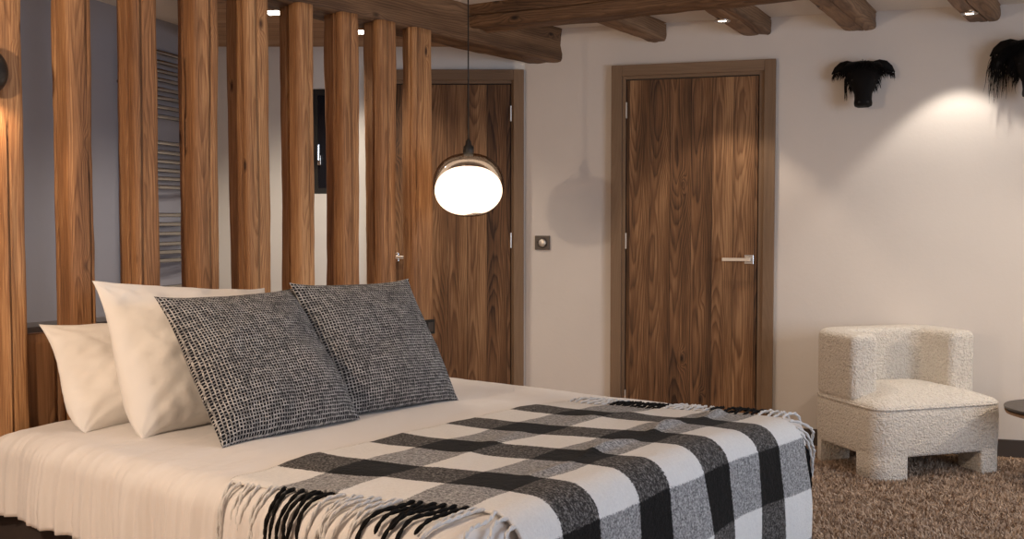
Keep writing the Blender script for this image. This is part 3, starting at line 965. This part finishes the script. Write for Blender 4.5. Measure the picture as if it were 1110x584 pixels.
# ------------------------------------------------------------------ pillows and cushions
def cushion(name, w, h, T, seed, mat, origin, xv, upv, pinch=.05, ear=.012, wr=.004, label=None, cat='pillow', group=None, N=56, sag=0.0, seam=None, flop=0.0, k_round=0.0, droop=0.0, shear=0.0):
    """origin: bottom centre; xv along width; upv up the cushion; puffed both ways"""
    xv = xv.normalized(); upv = (upv-xv*upv.dot(xv)).normalized(); nv = xv.cross(upv)
    def pt(u, v, side):
        au, av = abs(u), abs(v)
        x = w/2*u*(1 - pinch*(1.15*sm(-.6,.5,v)-.15)*(1-av**2)*au**1.5) + shear*(v+1)/2
        z = h/2*v*(1 - pinch*(1.3*sm(-.5,.5,v)-.3)*(1-au**2)*av**1.5)
        if v < 0 and k_round: x *= 1 - k_round*(av**6)*au**4
        if droop: z -= droop*h*max(0, (u+1)/2)**1.3*max(0, (v+1)/2)
        k = (au*av)**6
        x += ear*k*(1 if u > 0 else -1); z += ear*k*(1 if v > 0 else -1)
        th = T/2*(max(0, 1-au**3.2)**.62)*(max(0, 1-av**3.2)**.62)
        # fuller towards the bottom
        th *= 1 + sag*(-v)*.5
        f = 0
        if side != 0:
            edge = (1-au**4)*(1-av**4)
            f = wr*(noise.noise(Vector((u*2.5+seed, v*2.5, seed*2+side)))*1.8 + .8*noise.noise(Vector((u*7, v*7+seed, side*3)))+ .35*noise.noise(Vector((u*16, v*16+seed, side*3))))*edge**.4
            # tension creases from corners
            rr = math.hypot(1-au, 1-av)
            f += wr*.45*math.exp(-rr*2.2)*math.sin(math.atan2(1-au, 1-av+1e-6)*11+seed)*edge**.3
        y = side*(th+f)
        bend = flop*(max(0, (-v-.55)/.45)**2)   # bottom edge kicks forward on the bed
        yo = -bend if False else 0
        return Vector((x, y, z + h/2))
    vs = []; fs = []; uvs = []
    idx = {}
    for side in (-1, 1):
        for j in range(N+1):
            for i in range(N+1):
                # denser towards the edges
                u = math.sin((i/N-.5)*PI*.98)/math.sin(.49*PI); v = math.sin((j/N-.5)*PI*.98)/math.sin(.49*PI)
                border = i in (0, N) or j in (0, N)
                key = (i, j, 0 if border else side)
                if key not in idx:
                    idx[key] = len(vs); vs.append(tuple(pt(u, v, 0 if border else side))); uvs.append((u*w/2, v*h/2))
    for side in (-1, 1):
        for j in range(N):
            for i in range(N):
                q = []
                for (a, b) in ((i,j),(i+1,j),(i+1,j+1),(i,j+1)):
                    border = a in (0, N) or b in (0, N)
                    q.append(idx[(a, b, 0 if border else side)])
                fs.append(tuple(q if side < 0 else q[::-1]))
    me = bpy.data.meshes.new(name); me.from_pydata(vs, [], fs)
    ul = me.uv_layers.new(name='UVMap')
    lv = np.empty(len(me.loops), dtype=np.int32); me.loops.foreach_get('vertex_index', lv)
    ul.data.foreach_set('uv', np.array(uvs, dtype=np.float32)[lv].ravel())
    o = link(name, me, mat, None, True)
    o.matrix_world = frame_mtx(origin, xv, -nv*1.0 if False else upv.cross(xv), upv)
    return tag(o, label, cat, group)

def place(name, bl_, br_, tl_, T, **k):
    """corner positions in bed coordinates (w, l, z)"""
    bl_, br_, tl_ = bed(*bl_), bed(*br_), bed(*tl_)
    xv = (br_-bl_); up = tl_-bl_
    sh = up.dot(xv.normalized()); upp = up - xv.normalized()*sh
    return cushion(name, xv.length, upp.length, T, origin=(bl_+br_)/2, xv=xv, upv=upp, shear=sh, **k)
place('pillow', (.035,.29,.572), (.76,.28,.575), (.095,-.005,.885), .19, seed=1.3, mat=M['linen2'], wr=.013, pinch=.035, ear=.012, sag=.8, k_round=.12, droop=.05,
      label='smaller white pillow, leaning lowest against the wooden boards', group='white pillows')
place('pillow', (.095,.53,.572), (.76,.51,.575), (.145,.245,1.038), .21, seed=4.1, mat=M['linen2'], wr=.013, pinch=.03, ear=.012, sag=.8, k_round=.12, droop=.13,
      label='large square white pillow, directly behind the left tweed cushion', group='white pillows')
place('cushion', (.185,.855,.580), (.728,.855,.580), (.175,.545,1.0), .17, seed=7.7, mat=M['tweed'], wr=.006, pinch=.035, ear=.010, sag=.4, cat='cushion',
      label='left black and white tweed cushion, overlapping the other one', group='tweed cushions')
place('cushion', (.715,.80,.582), (1.25,.84,.575), (.682,.580,1.020), .16, seed=12.2, mat=M['tweed'], wr=.006, pinch=.035, ear=.010, sag=.4, cat='cushion',
      label='right black and white tweed cushion, half behind the other one', group='tweed cushions')

# ------------------------------------------------------------------ pendant lamp
PP = Vector((-.2025, 4.90, 0))
PP.x = (508-555)/FPX*PP.y
zc = hit(508, 203, PP, (0,1,0)).z
lamp = thing('pendant_lamp', (PP.x, PP.y, zc), 0, 'glowing round white pendant lamp on a long black cord, in front of the brown door', 'pendant lamp')
rx = 37.5/FPX*PP.y
zb_ = hit(508, 234, PP, (0,1,0)).z - zc; ztop = hit(508, 166, PP, (0,1,0)).z - zc; zglow = hit(508, 180, PP, (0,1,0)).z - zc
def blob(rx, z0, z1, seg=48, rings=28, lob=0.0, inner=0):
    bm = bmesh.new(); rg = []
    zm = (z0+z1)/2; hz = (z1-z0)/2
    for j in range(rings+1):
        ph = -PI/2 + PI*j/rings
        ring = []
        for i in range(seg):
            a = 2*PI*i/seg
            cr_ = abs(math.cos(ph))**.82
            x = rx*cr_*math.cos(a); y = rx*cr_*math.sin(a)
            z = zm + hz*math.sin(ph)
            if lob:
                s = x/rx
                low = max(0, -math.sin(ph))
                z += low*lob*( .9*math.exp(-((s-.18)/.20)**2) + .45*sm(.2,.9,s))
            ring.append((x, y, z))
        rg.append(ring)
    vr = []
    for j, ring in enumerate(rg):
        if j in (0, rings): vr.append([bm.verts.new((0, 0, ring[0][2]))])
        else: vr.append([bm.verts.new(p) for p in ring])
    for a, b in zip(vr[:-1], vr[1:]):
        for i in range(seg):
            k = (i+1) % seg
            if len(a) == 1: bm.faces.new([a[0], b[k], b[i]])
            elif len(b) == 1: bm.faces.new([a[i], a[k], b[0]])
            else: bm.faces.new([a[i], a[k], b[k], b[i]])
    bmesh.ops.recalc_face_normals(bm, faces=bm.faces)
    return bm
obj('glass_shade', blob(rx*1.03, zb_-.004, ztop), M['glass'], lamp, True)
obj('glowing_diffuser', blob(rx*.975, zb_+.004, zglow, lob=.012), M['opal'], lamp, True)
zs = hit(508, 153, PP, (0,1,0)).z - zc
obj('lamp_socket', lathe([(0,ztop-.012),(.020,ztop-.012),(.026,ztop+.006),(.024,ztop+.03),(.014,ztop+.040),(.012,zs),(.004,zs+.012),(0,zs+.012)], 20), M['black'], lamp, True)
bm = bmesh.new(); tube(bm, [(0,0,zs),(0,0,CEIL-zc-.02)], .0032, 8)
obj('cord', bm, M['black'], lamp, True)
obj('ceiling_rose', lathe([(0,CEIL-zc-.03),(.03,CEIL-zc-.028),(.05,CEIL-zc-.012),(.05,CEIL-zc),(0,CEIL-zc)], 24), M['black'], lamp, True)

# ------------------------------------------------------------------ wall lamp on the first post
cs = hit(-19, 76, bed(0,-.055,0), B)
wl = bpy.data.objects.new('wall_lamp', None); COL.objects.link(wl)
wl.matrix_world = frame_mtx(Vector((cs.x, cs.y, cs.z)) - B*.045, A, -B, Z)
tag(wl, 'black domed wall lamp on the leftmost post, cut by the frame edge', 'wall lamp')
obj('wall_plate', boxbm(-.04,.04,-.012,.0,-.05,.05, bev=.004), M['black_metal'], wl)
bm = bmesh.new(); tube(bm, [(0,-.01,0),(0,-.02,.01),(0,-.03,.0)], .009, 10)
obj('lamp_arm', bm, M['black_metal'], wl, True)
prof = []
for k in range(19):
    a = R(142)*k/18
    prof.append((.083*math.sin(a), .083*math.cos(a)))
prof2 = [(r*.94, z*.94) for r, z in prof[::-1]]
bm = lathe(prof + prof2, 36)
o = obj('lamp_shade', bm, M['black_metal'], wl, True); o.location = (0,-.045,0)
o.rotation_euler = (0, R(20), 0); o.scale = (1, .55, 1)
obj('bulb', lathe([(0,-.035),(.018,-.025),(.024,-.008),(.016,.012),(.010,.03),(0,.03)], 20), emitter('lit_bulb', (1,.75,.5), 12), wl, True).location = (0,-.045,-.01)
ld = bpy.data.lights.new('wall_lamp_light', 'SPOT'); ld.energy = 5; ld.color = (1,.68,.42); ld.shadow_soft_size = .03
ld.spot_size = R(165); ld.spot_blend = .7
lo = bpy.data.objects.new('wall_lamp_light', ld); COL.objects.link(lo); lo.parent = wl; lo.location = (0,-.05,-.075)

# unseen light casting the pendant's wall shadow; its pendant body is added
TW = Vector((-1.85, 1.59, 0))
TWZ = 1.91
tw = thing('pendant_lamp', (TW.x, TW.y, TWZ), 0, 'unseen lamp left of the frame casting the pendant shadow, pendant form added', 'pendant lamp')
obj('glass_shade', blob(rx*1.03, zb_-.004, ztop), M['glass'], tw, True)
obj('glowing_diffuser', blob(rx*.975, zb_+.004, zglow, lob=.012), M['opal'], tw, True)
bm = bmesh.new(); tube(bm, [(0,0,ztop),(0,0,CEIL-TWZ)], .0032, 8)
obj('cord', bm, M['black'], tw, True)
ld = bpy.data.lights.new('unseen_lamp_light', 'POINT'); ld.energy = 104; ld.color = (1,.78,.58); ld.shadow_soft_size = .05
lo = bpy.data.objects.new('unseen_lamp_light', ld); COL.objects.link(lo); lo.parent = tw; lo.location = (0,0,zb_-.08)

# ------------------------------------------------------------------ switches
def plate(name, s, z, w, h, label, kn=True):
    r = bpy.data.objects.new(name, None); COL.objects.link(r)
    r.matrix_world = frame_mtx(wall(s, 0, z), WD, -WN, Z); tag(r, label, 'light switch')
    bm = boxbm(-w/2, w/2, -.010, 0, -h/2, h/2, bev=.0025)
    obj('wall_plate', bm, M['bronze'], r)
    k = lathe([(0,.010),(.018,.010),(.022,.007),(.0235,.0),(0,.0)], 28)
    o = obj('dimmer_knob', k, M['nickel'], r, True); o.rotation_euler = (PI/2, 0, 0); o.location = (0,-.009,0)
    bm = lathe([(.0235,0),(.030,0),(.031,.004),(.0235,.005),(.0235,0)], 28)
    o = obj('knob_ring', bm, M['bronze'], r, True); o.rotation_euler = (PI/2,0,0); o.location = (0,-.009,0)
    return r
plate('light_switch', -.1035, 1.116, .092, .084, 'square bronze wall plate with round knob, between the two doors')
r = bpy.data.objects.new('light_switch', None); COL.objects.link(r)
ps = hit(464.5, 354, bed(0, LF, 0), B)
r.matrix_world = frame_mtx(ps + B*.002, A, -B, Z); tag(r, 'small dark switch plate on the last post, just above the right cushion', 'light switch')
obj('wall_plate', boxbm(-.034, .034, -.012, 0, -.036, .036, bev=.003), M['black'], r)
obj('rocker', boxbm(-.018,.018,-.016,-.011,-.022,.022, bev=.002), M['bronze'], r)

# ------------------------------------------------------------------ mounted heads
def hair(bm, p, d, L, r, rng, droop=1.0, n=6, curl=0.0):
    pts = [Vector(p)]; v = Vector(d).normalized(); ph = rng.uniform(0, 6.28)
    for k in range(n):
        v = (v + Vector((0,0,-.28*droop)) + Vector((rng.uniform(-.12,.12), rng.uniform(-.08,.08), 0)) + Vector((math.sin(ph+k*1.3)*curl, 0, math.cos(ph+k*1.3)*curl))).normalized()
        pts.append(pts[-1] + v*(L/n))
    tube(bm, pts, [r*(1-.85*(k/n)**1.5) for k in range(n+1)], 4, cap=False)

def head(s, z, k, label, shaggy, seed, flipx=1):
    """mounted cow head: local x along the wall, -y out, z up"""
    rng = random.Random(seed)
    r = bpy.data.objects.new('mounted_head', None); COL.objects.link(r)
    r.matrix_world = frame_mtx(wall(s, 0, z), WD, -WN, Z) @ Matrix.Scale(k, 4)
    tag(r, label, 'mounted animal head', 'mounted cow heads')
    # face: lofted from poll to muzzle
    st = [(.122,.030,.045,.030),(.114,.082,.052,.046),(.092,.102,.060,.060),(.055,.096,.072,.066),(.015,.078,.088,.064),(-.025,.060,.106,.056),
          (-.060,.046,.122,.046),(-.090,.044,.132,.042),(-.112,.047,.136,.040),(-.124,.044,.134,.034),(-.131,.026,.130,.020)]
    bm = bmesh.new(); rings = []
    seg = 24
    for (zz, wx, yc, dy) in st:
        ring = []
        for i in range(seg):
            a = 2*PI*i/seg
            ca, sa = math.cos(a), math.sin(a)
            x = wx*(abs(ca)**.85)*(1 if ca > 0 else -1); y = -(yc) + dy*sa*-1
            # brow ridges and eye hollows
            if .02 < zz < .07 and sa > .1: x *= 1.04
            ring.append(bm.verts.new((x, y, zz + .006*noise.noise(Vector((x*30, y*30, zz*20+seed))))))
        rings.append(ring)
    for a, b in zip(rings[:-1], rings[1:]):
        for i in range(seg):
            bm.faces.new([a[i], a[(i+1) % seg], b[(i+1) % seg], b[i]])
    bm.faces.new(rings[0]); bm.faces.new(rings[-1][::-1])
    # neck block back to the wall
    nk = []
    for (yy, wx, wz, zc_) in ((0,.080,.062,.035),(-.02,.078,.066,.04),(-.05,.070,.062,.045),(-.08,.05,.045,.05)):
        nk.append([bm.verts.new((wx*math.cos(2*PI*i/seg), yy, zc_+wz*math.sin(2*PI*i/seg))) for i in range(seg)])
    for a, b in zip(nk[:-1], nk[1:]):
        for i in range(seg): bm.faces.new([a[i], a[(i+1) % seg], b[(i+1) % seg], b[i]])
    bm.faces.new(nk[0]); bm.faces.new(nk[-1][::-1])
    bmesh.ops.recalc_face_normals(bm, faces=bm.faces)
    obj('head', bm, M['hide'], r, True)
    # nostrils and eyes
    em = simple('glossy_black_eye', (.01,.008,.006), .08)
    for sx in (-1, 1):
        bm = bmesh.new()
        bmesh.ops.create_uvsphere(bm, u_segments=12, v_segments=8, radius=.009, matrix=Matrix.Translation((sx*.052,-.128,.012)))
        obj('eye', bm, em, r, True)
    for sx in (-1, 1):
        bm = bmesh.new()
        bmesh.ops.create_uvsphere(bm, u_segments=12, v_segments=8, radius=.007, matrix=Matrix.Translation((sx*.020,-.171,-.108)) @ Matrix.Diagonal((1.2,.5,.9,1)))
        obj('nostril', bm, M['black'], r, True)
    # ears: flattened drooping cones
    for sx in (-1, 1):
        bm = bmesh.new()
        pts = [Vector((sx*.050,-.045,.090)), Vector((sx*.085,-.048,.098)), Vector((sx*.112,-.05,.094)), Vector((sx*.138,-.052,.080)), Vector((sx*.160,-.052,.058))]
        tube(bm, pts, [.030,.032,.028,.017,.003], 10)
        for v in bm.verts: v.co.y = -.048 + (v.co.y+.048)*.55
        obj('ear', bm, M['hide'], r, True)
    # hair
    bm = bmesh.new()
    nh = 900 if not shaggy else 1200
    for i in range(nh):
        a = rng.uniform(-1, 1); f = rng.random()
        if f < .45:      # forelock and poll
            x = a*.085; p = (x, -.06-rng.uniform(0,.05), .118-.03*abs(a)-rng.uniform(0,.05)); d = (a*.9, -.5, .35)
            L = rng.uniform(.04,.075)*(1.5 if shaggy else 1)
        elif f < .75:    # cheeks
            x = math.copysign(.055+.03*rng.random(), a); zz = rng.uniform(-.03,.07)
            p = (x*(1 if zz > 0 else .8), -.08-rng.uniform(0,.03), zz); d = (math.copysign(.5, a), -.2, -.8); L = rng.uniform(.02,.04)*(1.8 if shaggy else 1)
        else:            # ear fringe
            sx = 1 if a > 0 else -1; e = rng.random()
            p = (sx*(.06+.095*e), -.05-rng.uniform(0,.015), .095-.03*e-.02*rng.random()); d = (sx*rng.uniform(.1,.7), -.15, -.75); L = rng.uniform(.015,.045)*(2.6 if shaggy else 1.0)
        hair(bm, p, d, L, rng.uniform(.0010,.0019), rng, 1.0, 6, .12)
    if shaggy:
        for i in range(140):
            sx = rng.choice((-1,1)); e = rng.random()
            p = (sx*(.05+.10*e), -.06, .08-.03*e); hair(bm, p, (sx*.35,-.2,-.8), rng.uniform(.10,.21), .0021, rng, 1.2, 8, .10)
    else:
        # hanging lock on the left side
        for i in range(16):
            hair(bm, (-.088+rng.uniform(-.006,.006), -.06, .03), (.05,-.1,-1), rng.uniform(.10,.125), .0018, rng, 1.0, 7, .04)
    obj('hair', bm, M['hide'], r, False)['kind'] = 'stuff'
    return r
head(1.687, 1.978, 1.0, 'smaller black cow head mounted on the wall, right of the boarded door', False, 3)
head(2.505, 2.025, 1.22, 'larger black shaggy cow head at the right frame edge', True, 8)

# ------------------------------------------------------------------ armchair
CR = Vector((.955,.296,0)).normalized(); CB = Vector((-CR.y, CR.x, 0))
CF = Vector((1.712,4.87,0))              # front left corner
CW, CD = .735, .63
cen = CF + CR*CW/2 + CB*CD/2
ch = thing('armchair', cen, math.atan2(CR.y, CR.x), 'low ivory boucle armchair with curved back and blocky legs', 'armchair')
def rrect(x0, x1, y0, y1, rs, n=10):
    """rounded rectangle, rs = radii at (x0,y0),(x1,y0),(x1,y1),(x0,y1)"""
    pts = []
    for (cx, cy, a0, r_) in ((x0+rs[0], y0+rs[0], PI, rs[0]), (x1-rs[1], y0+rs[1], 1.5*PI, rs[1]), (x1-rs[2], y1-rs[2], 0, rs[2]), (x0+rs[3], y1-rs[3], .5*PI, rs[3])):
        for k in range(n+1):
            a = a0 + PI/2*k/n; pts.append((cx+r_*math.cos(a), cy+r_*math.sin(a)))
    return pts
def clip(poly, axis, val, keep_less):
    out = []
    for i in range(len(poly)):
        p, q = poly[i], poly[(i+1) % len(poly)]
        ip = (p[axis] <= val) == keep_less; iq = (q[axis] <= val) == keep_less
        if ip: out.append(p)
        if ip != iq:
            t_ = (val-p[axis])/(q[axis]-p[axis]); out.append((p[0]+(q[0]-p[0])*t_, p[1]+(q[1]-p[1])*t_))
    return out
hwc, hdc = CW/2, CD/2
outline = rrect(-hwc, hwc, -hdc, hdc, (.085,.085,.20,.20))
def soft_prism(name, pts, z0, z1, bev, parent, dome=0.0, segs=5, mat=None, low=None):
    bm = prism(pts, z0, z1)
    bmesh.ops.recalc_face_normals(bm, faces=bm.faces)
    o = obj(name, bm, mat or M['boucle'], parent, True)
    md = o.modifiers.new('Bevel', 'BEVEL'); md.width = bev; md.segments = segs; md.limit_method = 'ANGLE'; md.angle_limit = R(50)
    return o
def layered(name, outline, zs_insets, parent, mat, dome=None):
    """stack of scaled-in outlines closed by a domed fan: (z, inset)"""
    bm = bmesh.new(); n = len(outline)
    cx = sum(p[0] for p in outline)/n; cy = sum(p[1] for p in outline)/n
    # inset along the local normals
    nr = []
    for i in range(n):
        a = Vector(outline[i-1]); b = Vector(outline[(i+1) % n]); d = (b-a)
        if d.length < 1e-9: d = Vector((1,0))
        d.normalize(); nr.append((-d.y, d.x))
    rings = []
    for (z, ins) in zs_insets:
        rings.append([bm.verts.new((outline[i][0]+nr[i][0]*ins, outline[i][1]+nr[i][1]*ins, z)) for i in range(n)])
    for a, b in zip(rings[:-1], rings[1:]):
        for i in range(n): bm.faces.new([a[i], a[(i+1) % n], b[(i+1) % n], b[i]])
    if dome:
        last = rings[-1]; zl, insl = zs_insets[-1]
        K = 8
        for k in range(1, K):
            f = k/K; s_ = 1-f
            ring = [bm.verts.new((cx+(v.co.x-cx)*s_, cy+(v.co.y-cy)*s_, zl + dome*(1-s_**2.2))) for v in rings[-1]]
            for i in range(n): bm.faces.new([last[i], last[(i+1) % n], ring[(i+1) % n], ring[i]])
            last = ring
        c = bm.verts.new((cx, cy, zl+dome))
        for i in range(n): bm.faces.new([last[i], last[(i+1) % n], c])
    else:
        bm.faces.new(rings[-1])
    bm.faces.new(rings[0][::-1])
    bmesh.ops.recalc_face_normals(bm, faces=bm.faces)
    return obj(name, bm, mat, parent, True)
zseat = .355
layered('seat_base', outline, [(.125,.012),(.128,.004),(.14,0),(.20,-.004),(.30,-.004),(zseat-.018,0),(zseat-.006,.006),(zseat-.001,.016)], ch, M['boucle'])
# seat cushion: domed pad with piping
seat = layered('seat_cushion', outline, [(zseat-.004,.010),(zseat+.004,.004),(zseat+.012,.008),(zseat+.020,.022)], ch, M['boucle'], dome=.062)
bm = bmesh.new()
n = len(outline)
tube(bm, [(p[0]*.992, p[1]*.992, zseat) for p in outline + outline[:2]], .0055, 8, cap=False)
obj('piping', bm, M['boucle'], seat, True)
lw_, ldp = .175, .17
for (ax, ay) in ((0,0),(1,0),(1,1),(0,1)):
    pl = outline
    w_ = lw_ if not (ax == 1 and ay == 0) else .14
    pl = clip(pl, 0, -hwc+w_, True) if ax == 0 else clip(pl, 0, hwc-w_, False)
    pl = clip(pl, 1, -hdc+ldp, True) if ay == 0 else clip(pl, 1, hdc-ldp, False)
    # drop duplicate points
    q = []
    for p in pl:
        if not q or math.hypot(p[0]-q[-1][0], p[1]-q[-1][1]) > 1e-4: q.append(p)
    if math.hypot(q[0][0]-q[-1][0], q[0][1]-q[-1][1]) < 1e-4: q.pop()
    cx = sum(p[0] for p in q)/len(q); cy = sum(p[1] for p in q)/len(q)
    q = [(cx+(p[0]-cx)*.985, cy+(p[1]-cy)*.985) for p in q]
    soft_prism('leg', q, 0.0, .15, .008, ch, segs=3)
# curved back with two arms: U-shape
def upath():
    """outer and inner outline of the U, arms set back from the front"""
    th = .155; yo = -hdc+.205; k = 12
    pts_o = [( -hwc, yo)]
    ro = .20; ri = .07
    outer = []
    outer.append((-hwc+.004, yo))
    for j in range(k+1):
        a = PI - PI/2*j/k; outer.append((-hwc+ro+ro*math.cos(a), hdc-ro+ro*math.sin(a)))
    for j in range(k+1):
        a = PI/2 - PI/2*j/k; outer.append((hwc-ro+ro*math.cos(a), hdc-ro+ro*math.sin(a)))
    outer.append((hwc-.004, yo))
    inner = [(hwc-th, yo)]
    for j in range(k+1):
        a = PI/2*j/k; inner.append((hwc-th-ri+ri*math.cos(a), hdc-th-ri+ri*math.sin(a)))
    for j in range(k+1):
        a = PI/2+PI/2*j/k; inner.append((-hwc+th+ri+ri*math.cos(a), hdc-th-ri+ri*math.sin(a)))
    inner.append((-hwc+th, yo))
    return outer + inner
pu = upath()[::-1]
soft_prism('curved_back', pu, zseat+.004, .690, .034, ch, segs=6)

# ------------------------------------------------------------------ side table
TC = Vector((2.578,4.86,0))
tb = thing('side_table', TC, 0, 'round low side table with dark top and wood edge, cut by the right frame edge', 'side table')
obj('table_top', lathe([(0,.352),(.232,.352),(.255,.360),(.258,.368),(.256,.372),(0,.372)], 64), M['bronze'], tb, False)
obj('table_edge', lathe([(0,.332),(.225,.332),(.25,.340),(.255,.352),(0,.352)], 64), M['floor'], tb, False)
obj('table_column', lathe([(0,.02),(.035,.02),(.022,.05),(.022,.30),(.05,.332),(0,.332)], 32), M['black_metal'], tb, True)
obj('table_base', lathe([(0,0),(.188,0),(.190,.012),(.186,.02),(.05,.026),(0,.026)], 64), M['black_metal'], tb, False)

# floor lamp outside the frame, on the right
FLP = Vector((3.35,4.45,0))
fp = thing('floor_lamp', FLP, 0, 'floor lamp with fabric shade, right of the frame', 'floor lamp')
obj('lamp_base', lathe([(0,0),(.14,0),(.14,.02),(.02,.03),(0,.03)], 40), M['black_metal'], fp, True)
bm = bmesh.new(); tube(bm, [(0,0,.02),(0,0,1.25)], .011, 12); obj('lamp_pole', bm, M['black_metal'], fp, True)
obj('lamp_shade', lathe([(.19,1.16),(.14,1.42),(.137,1.42),(.187,1.16),(.19,1.16)], 40), M['lampshade'], fp, True)
ld = bpy.data.lights.new('floor_lamp_light', 'POINT'); ld.energy = 24; ld.color = (1,.86,.70); ld.shadow_soft_size = .05
lo = bpy.data.objects.new('floor_lamp_light', ld); COL.objects.link(lo); lo.parent = fp; lo.location = (0,0,1.10)

# ------------------------------------------------------------------ shaggy rug
def rug():
    s0, s1, d0, d1 = 1.12, 4.0, .135, 3.2
    rng = np.random.default_rng(4)
    rb_ = obj('rug_backing', boxbm(s0, s1, -d1, -d0, 0, .012), M['rugback'])
    root = bpy.data.objects.new('rug', None); COL.objects.link(root)
    root.matrix_world = frame_mtx(wall(0), WD, -WN, Z)
    tag(root, 'brown shaggy rug under the armchair', 'rug')
    rb_.parent = root
    sp = .0076
    nx, ny = int((s1-s0)/sp), int((d1-d0)/sp)
    X, Y = np.meshgrid(s0+sp*(np.arange(nx)+.5), -(d0+sp*(np.arange(ny)+.5)))
    X = X.ravel()+rng.uniform(-.5,.5,X.size)*sp*1.3; Y = Y.ravel()+rng.uniform(-.5,.5,Y.size)*sp*1.3
    n = X.size
    # tufts lean in patches
    ang = 2.0*np.sin(X*31+np.sin(Y*27)*2)+2.0*np.cos(Y*37+X*13)+rng.normal(0,1.3,n)
    lean = rng.uniform(.25,.95,n); H_ = rng.uniform(.013,.025,n)
    ux, uy = np.cos(ang), np.sin(ang)
    wd = rng.uniform(.0017,.0031,n)
    z0 = np.full(n, .010)
    # rows: base l/r, mid l/r, tip
    px, py = -uy, ux
    V = np.empty((n,5,3), dtype=np.float32)
    V[:,0] = np.stack([X-px*wd, Y-py*wd, z0],1); V[:,1] = np.stack([X+px*wd, Y+py*wd, z0],1)
    mx_, my_ = X+ux*lean*H_*.35, Y+uy*lean*H_*.35
    V[:,2] = np.stack([mx_+px*wd*1.1, my_+py*wd*1.1, z0+H_*.6],1); V[:,3] = np.stack([mx_-px*wd*1.1, my_-py*wd*1.1, z0+H_*.6],1)
    tx, ty = X+ux*lean*H_*1.0, Y+uy*lean*H_*1.0
    V[:,4] = np.stack([tx, ty, z0+H_*(.98-.2*lean)],1)
    base = (np.arange(n)*5)[:,None]
    loops = np.concatenate([base+np.array([[0,1,2,3]]), base+np.array([[3,2,4]])],1).ravel().astype(np.int32)
    starts = np.empty((n,2), np.int32); starts[:,0] = np.arange(n)*7; starts[:,1] = starts[:,0]+4
    me = bpy.data.meshes.new('pile')
    me.vertices.add(n*5); me.vertices.foreach_set('co', V.ravel())
    me.loops.add(n*7); me.loops.foreach_set('vertex_index', loops)
    me.polygons.add(n*2); me.polygons.foreach_set('loop_start', starts.ravel())
    me.update(calc_edges=True)
    at = me.attributes.new('tone', 'FLOAT', 'POINT')
    tone = np.clip(rng.normal(.5,.22,n)+.06*np.sin(X*47+Y*35),0,1)
    at.data.foreach_set('value', np.repeat(tone,5).astype(np.float32))
    o = link('pile', me, M['pile'], root); o['kind'] = 'stuff'
rug()

# ------------------------------------------------------------------ lights
# daylight through the window in the right wall
ld = bpy.data.lights.new('daylight', 'AREA'); ld.shape = 'RECTANGLE'; ld.size = 2.5; ld.size_y = 1.6; ld.energy = 90; ld.color = (.64,.79,1.0)
lo = bpy.data.objects.new('daylight', ld); COL.objects.link(lo)
lo.location = Vector((wc.x, wc.y, 1.30)) + WD*.14
lo.rotation_euler = (-WD).to_track_quat('-Z', 'Y').to_euler()
# ceiling spots out of view; bed and armchair ones are added fill light
k = 0
for (w, l, en, an, lb) in ((.55,1.25,9,58,'over the near side of the bed'), (1.6,1.3,8,58,'over the far side of the bed')):
    p = bed(w, l)
    ceiling_spot(p.x, p.y, CEIL-.004, en, 'added fill downlight in the plaster ceiling ' + lb, ang=an)
p = bed(1.55, .36)
ceiling_spot(p.x, p.y, CEIL-.004, 9, 'recessed downlight close to the posts, over the right cushion', ang=27)
p = wall(2.3, 1.05)
ceiling_spot(p.x, p.y, CEIL-.004, 34, 'added fill downlight in front of the armchair, above the frame', ang=55, col=(1,.88,.74))  # added to light the chair top and rug warmly

# world: faint ambient
w = bpy.data.worlds.new('World'); sc.world = w; w.use_nodes = True
bg = w.node_tree.nodes['Background']; bg.inputs[0].default_value = (.8,.75,.7,1); bg.inputs[1].default_value = .4

# ------------------------------------------------------------------ camera
cd = bpy.data.cameras.new('camera'); cd.sensor_width = 36; cd.sensor_fit = 'HORIZONTAL'; cd.lens = FPX/1110*36
cam = bpy.data.objects.new('camera', cd); COL.objects.link(cam)
cam.location = (0,0,CAMZ); cam.rotation_euler = (PI/2-PITCH, 0, 0)
cd.clip_start = .05; cd.clip_end = 60
sc.camera = cam
sc.view_settings.view_transform = 'Standard'; sc.view_settings.look = 'None'
sc.view_settings.gamma = 1.0; sc.view_settings.use_curve_mapping = False
sc.view_settings.exposure = 0.0
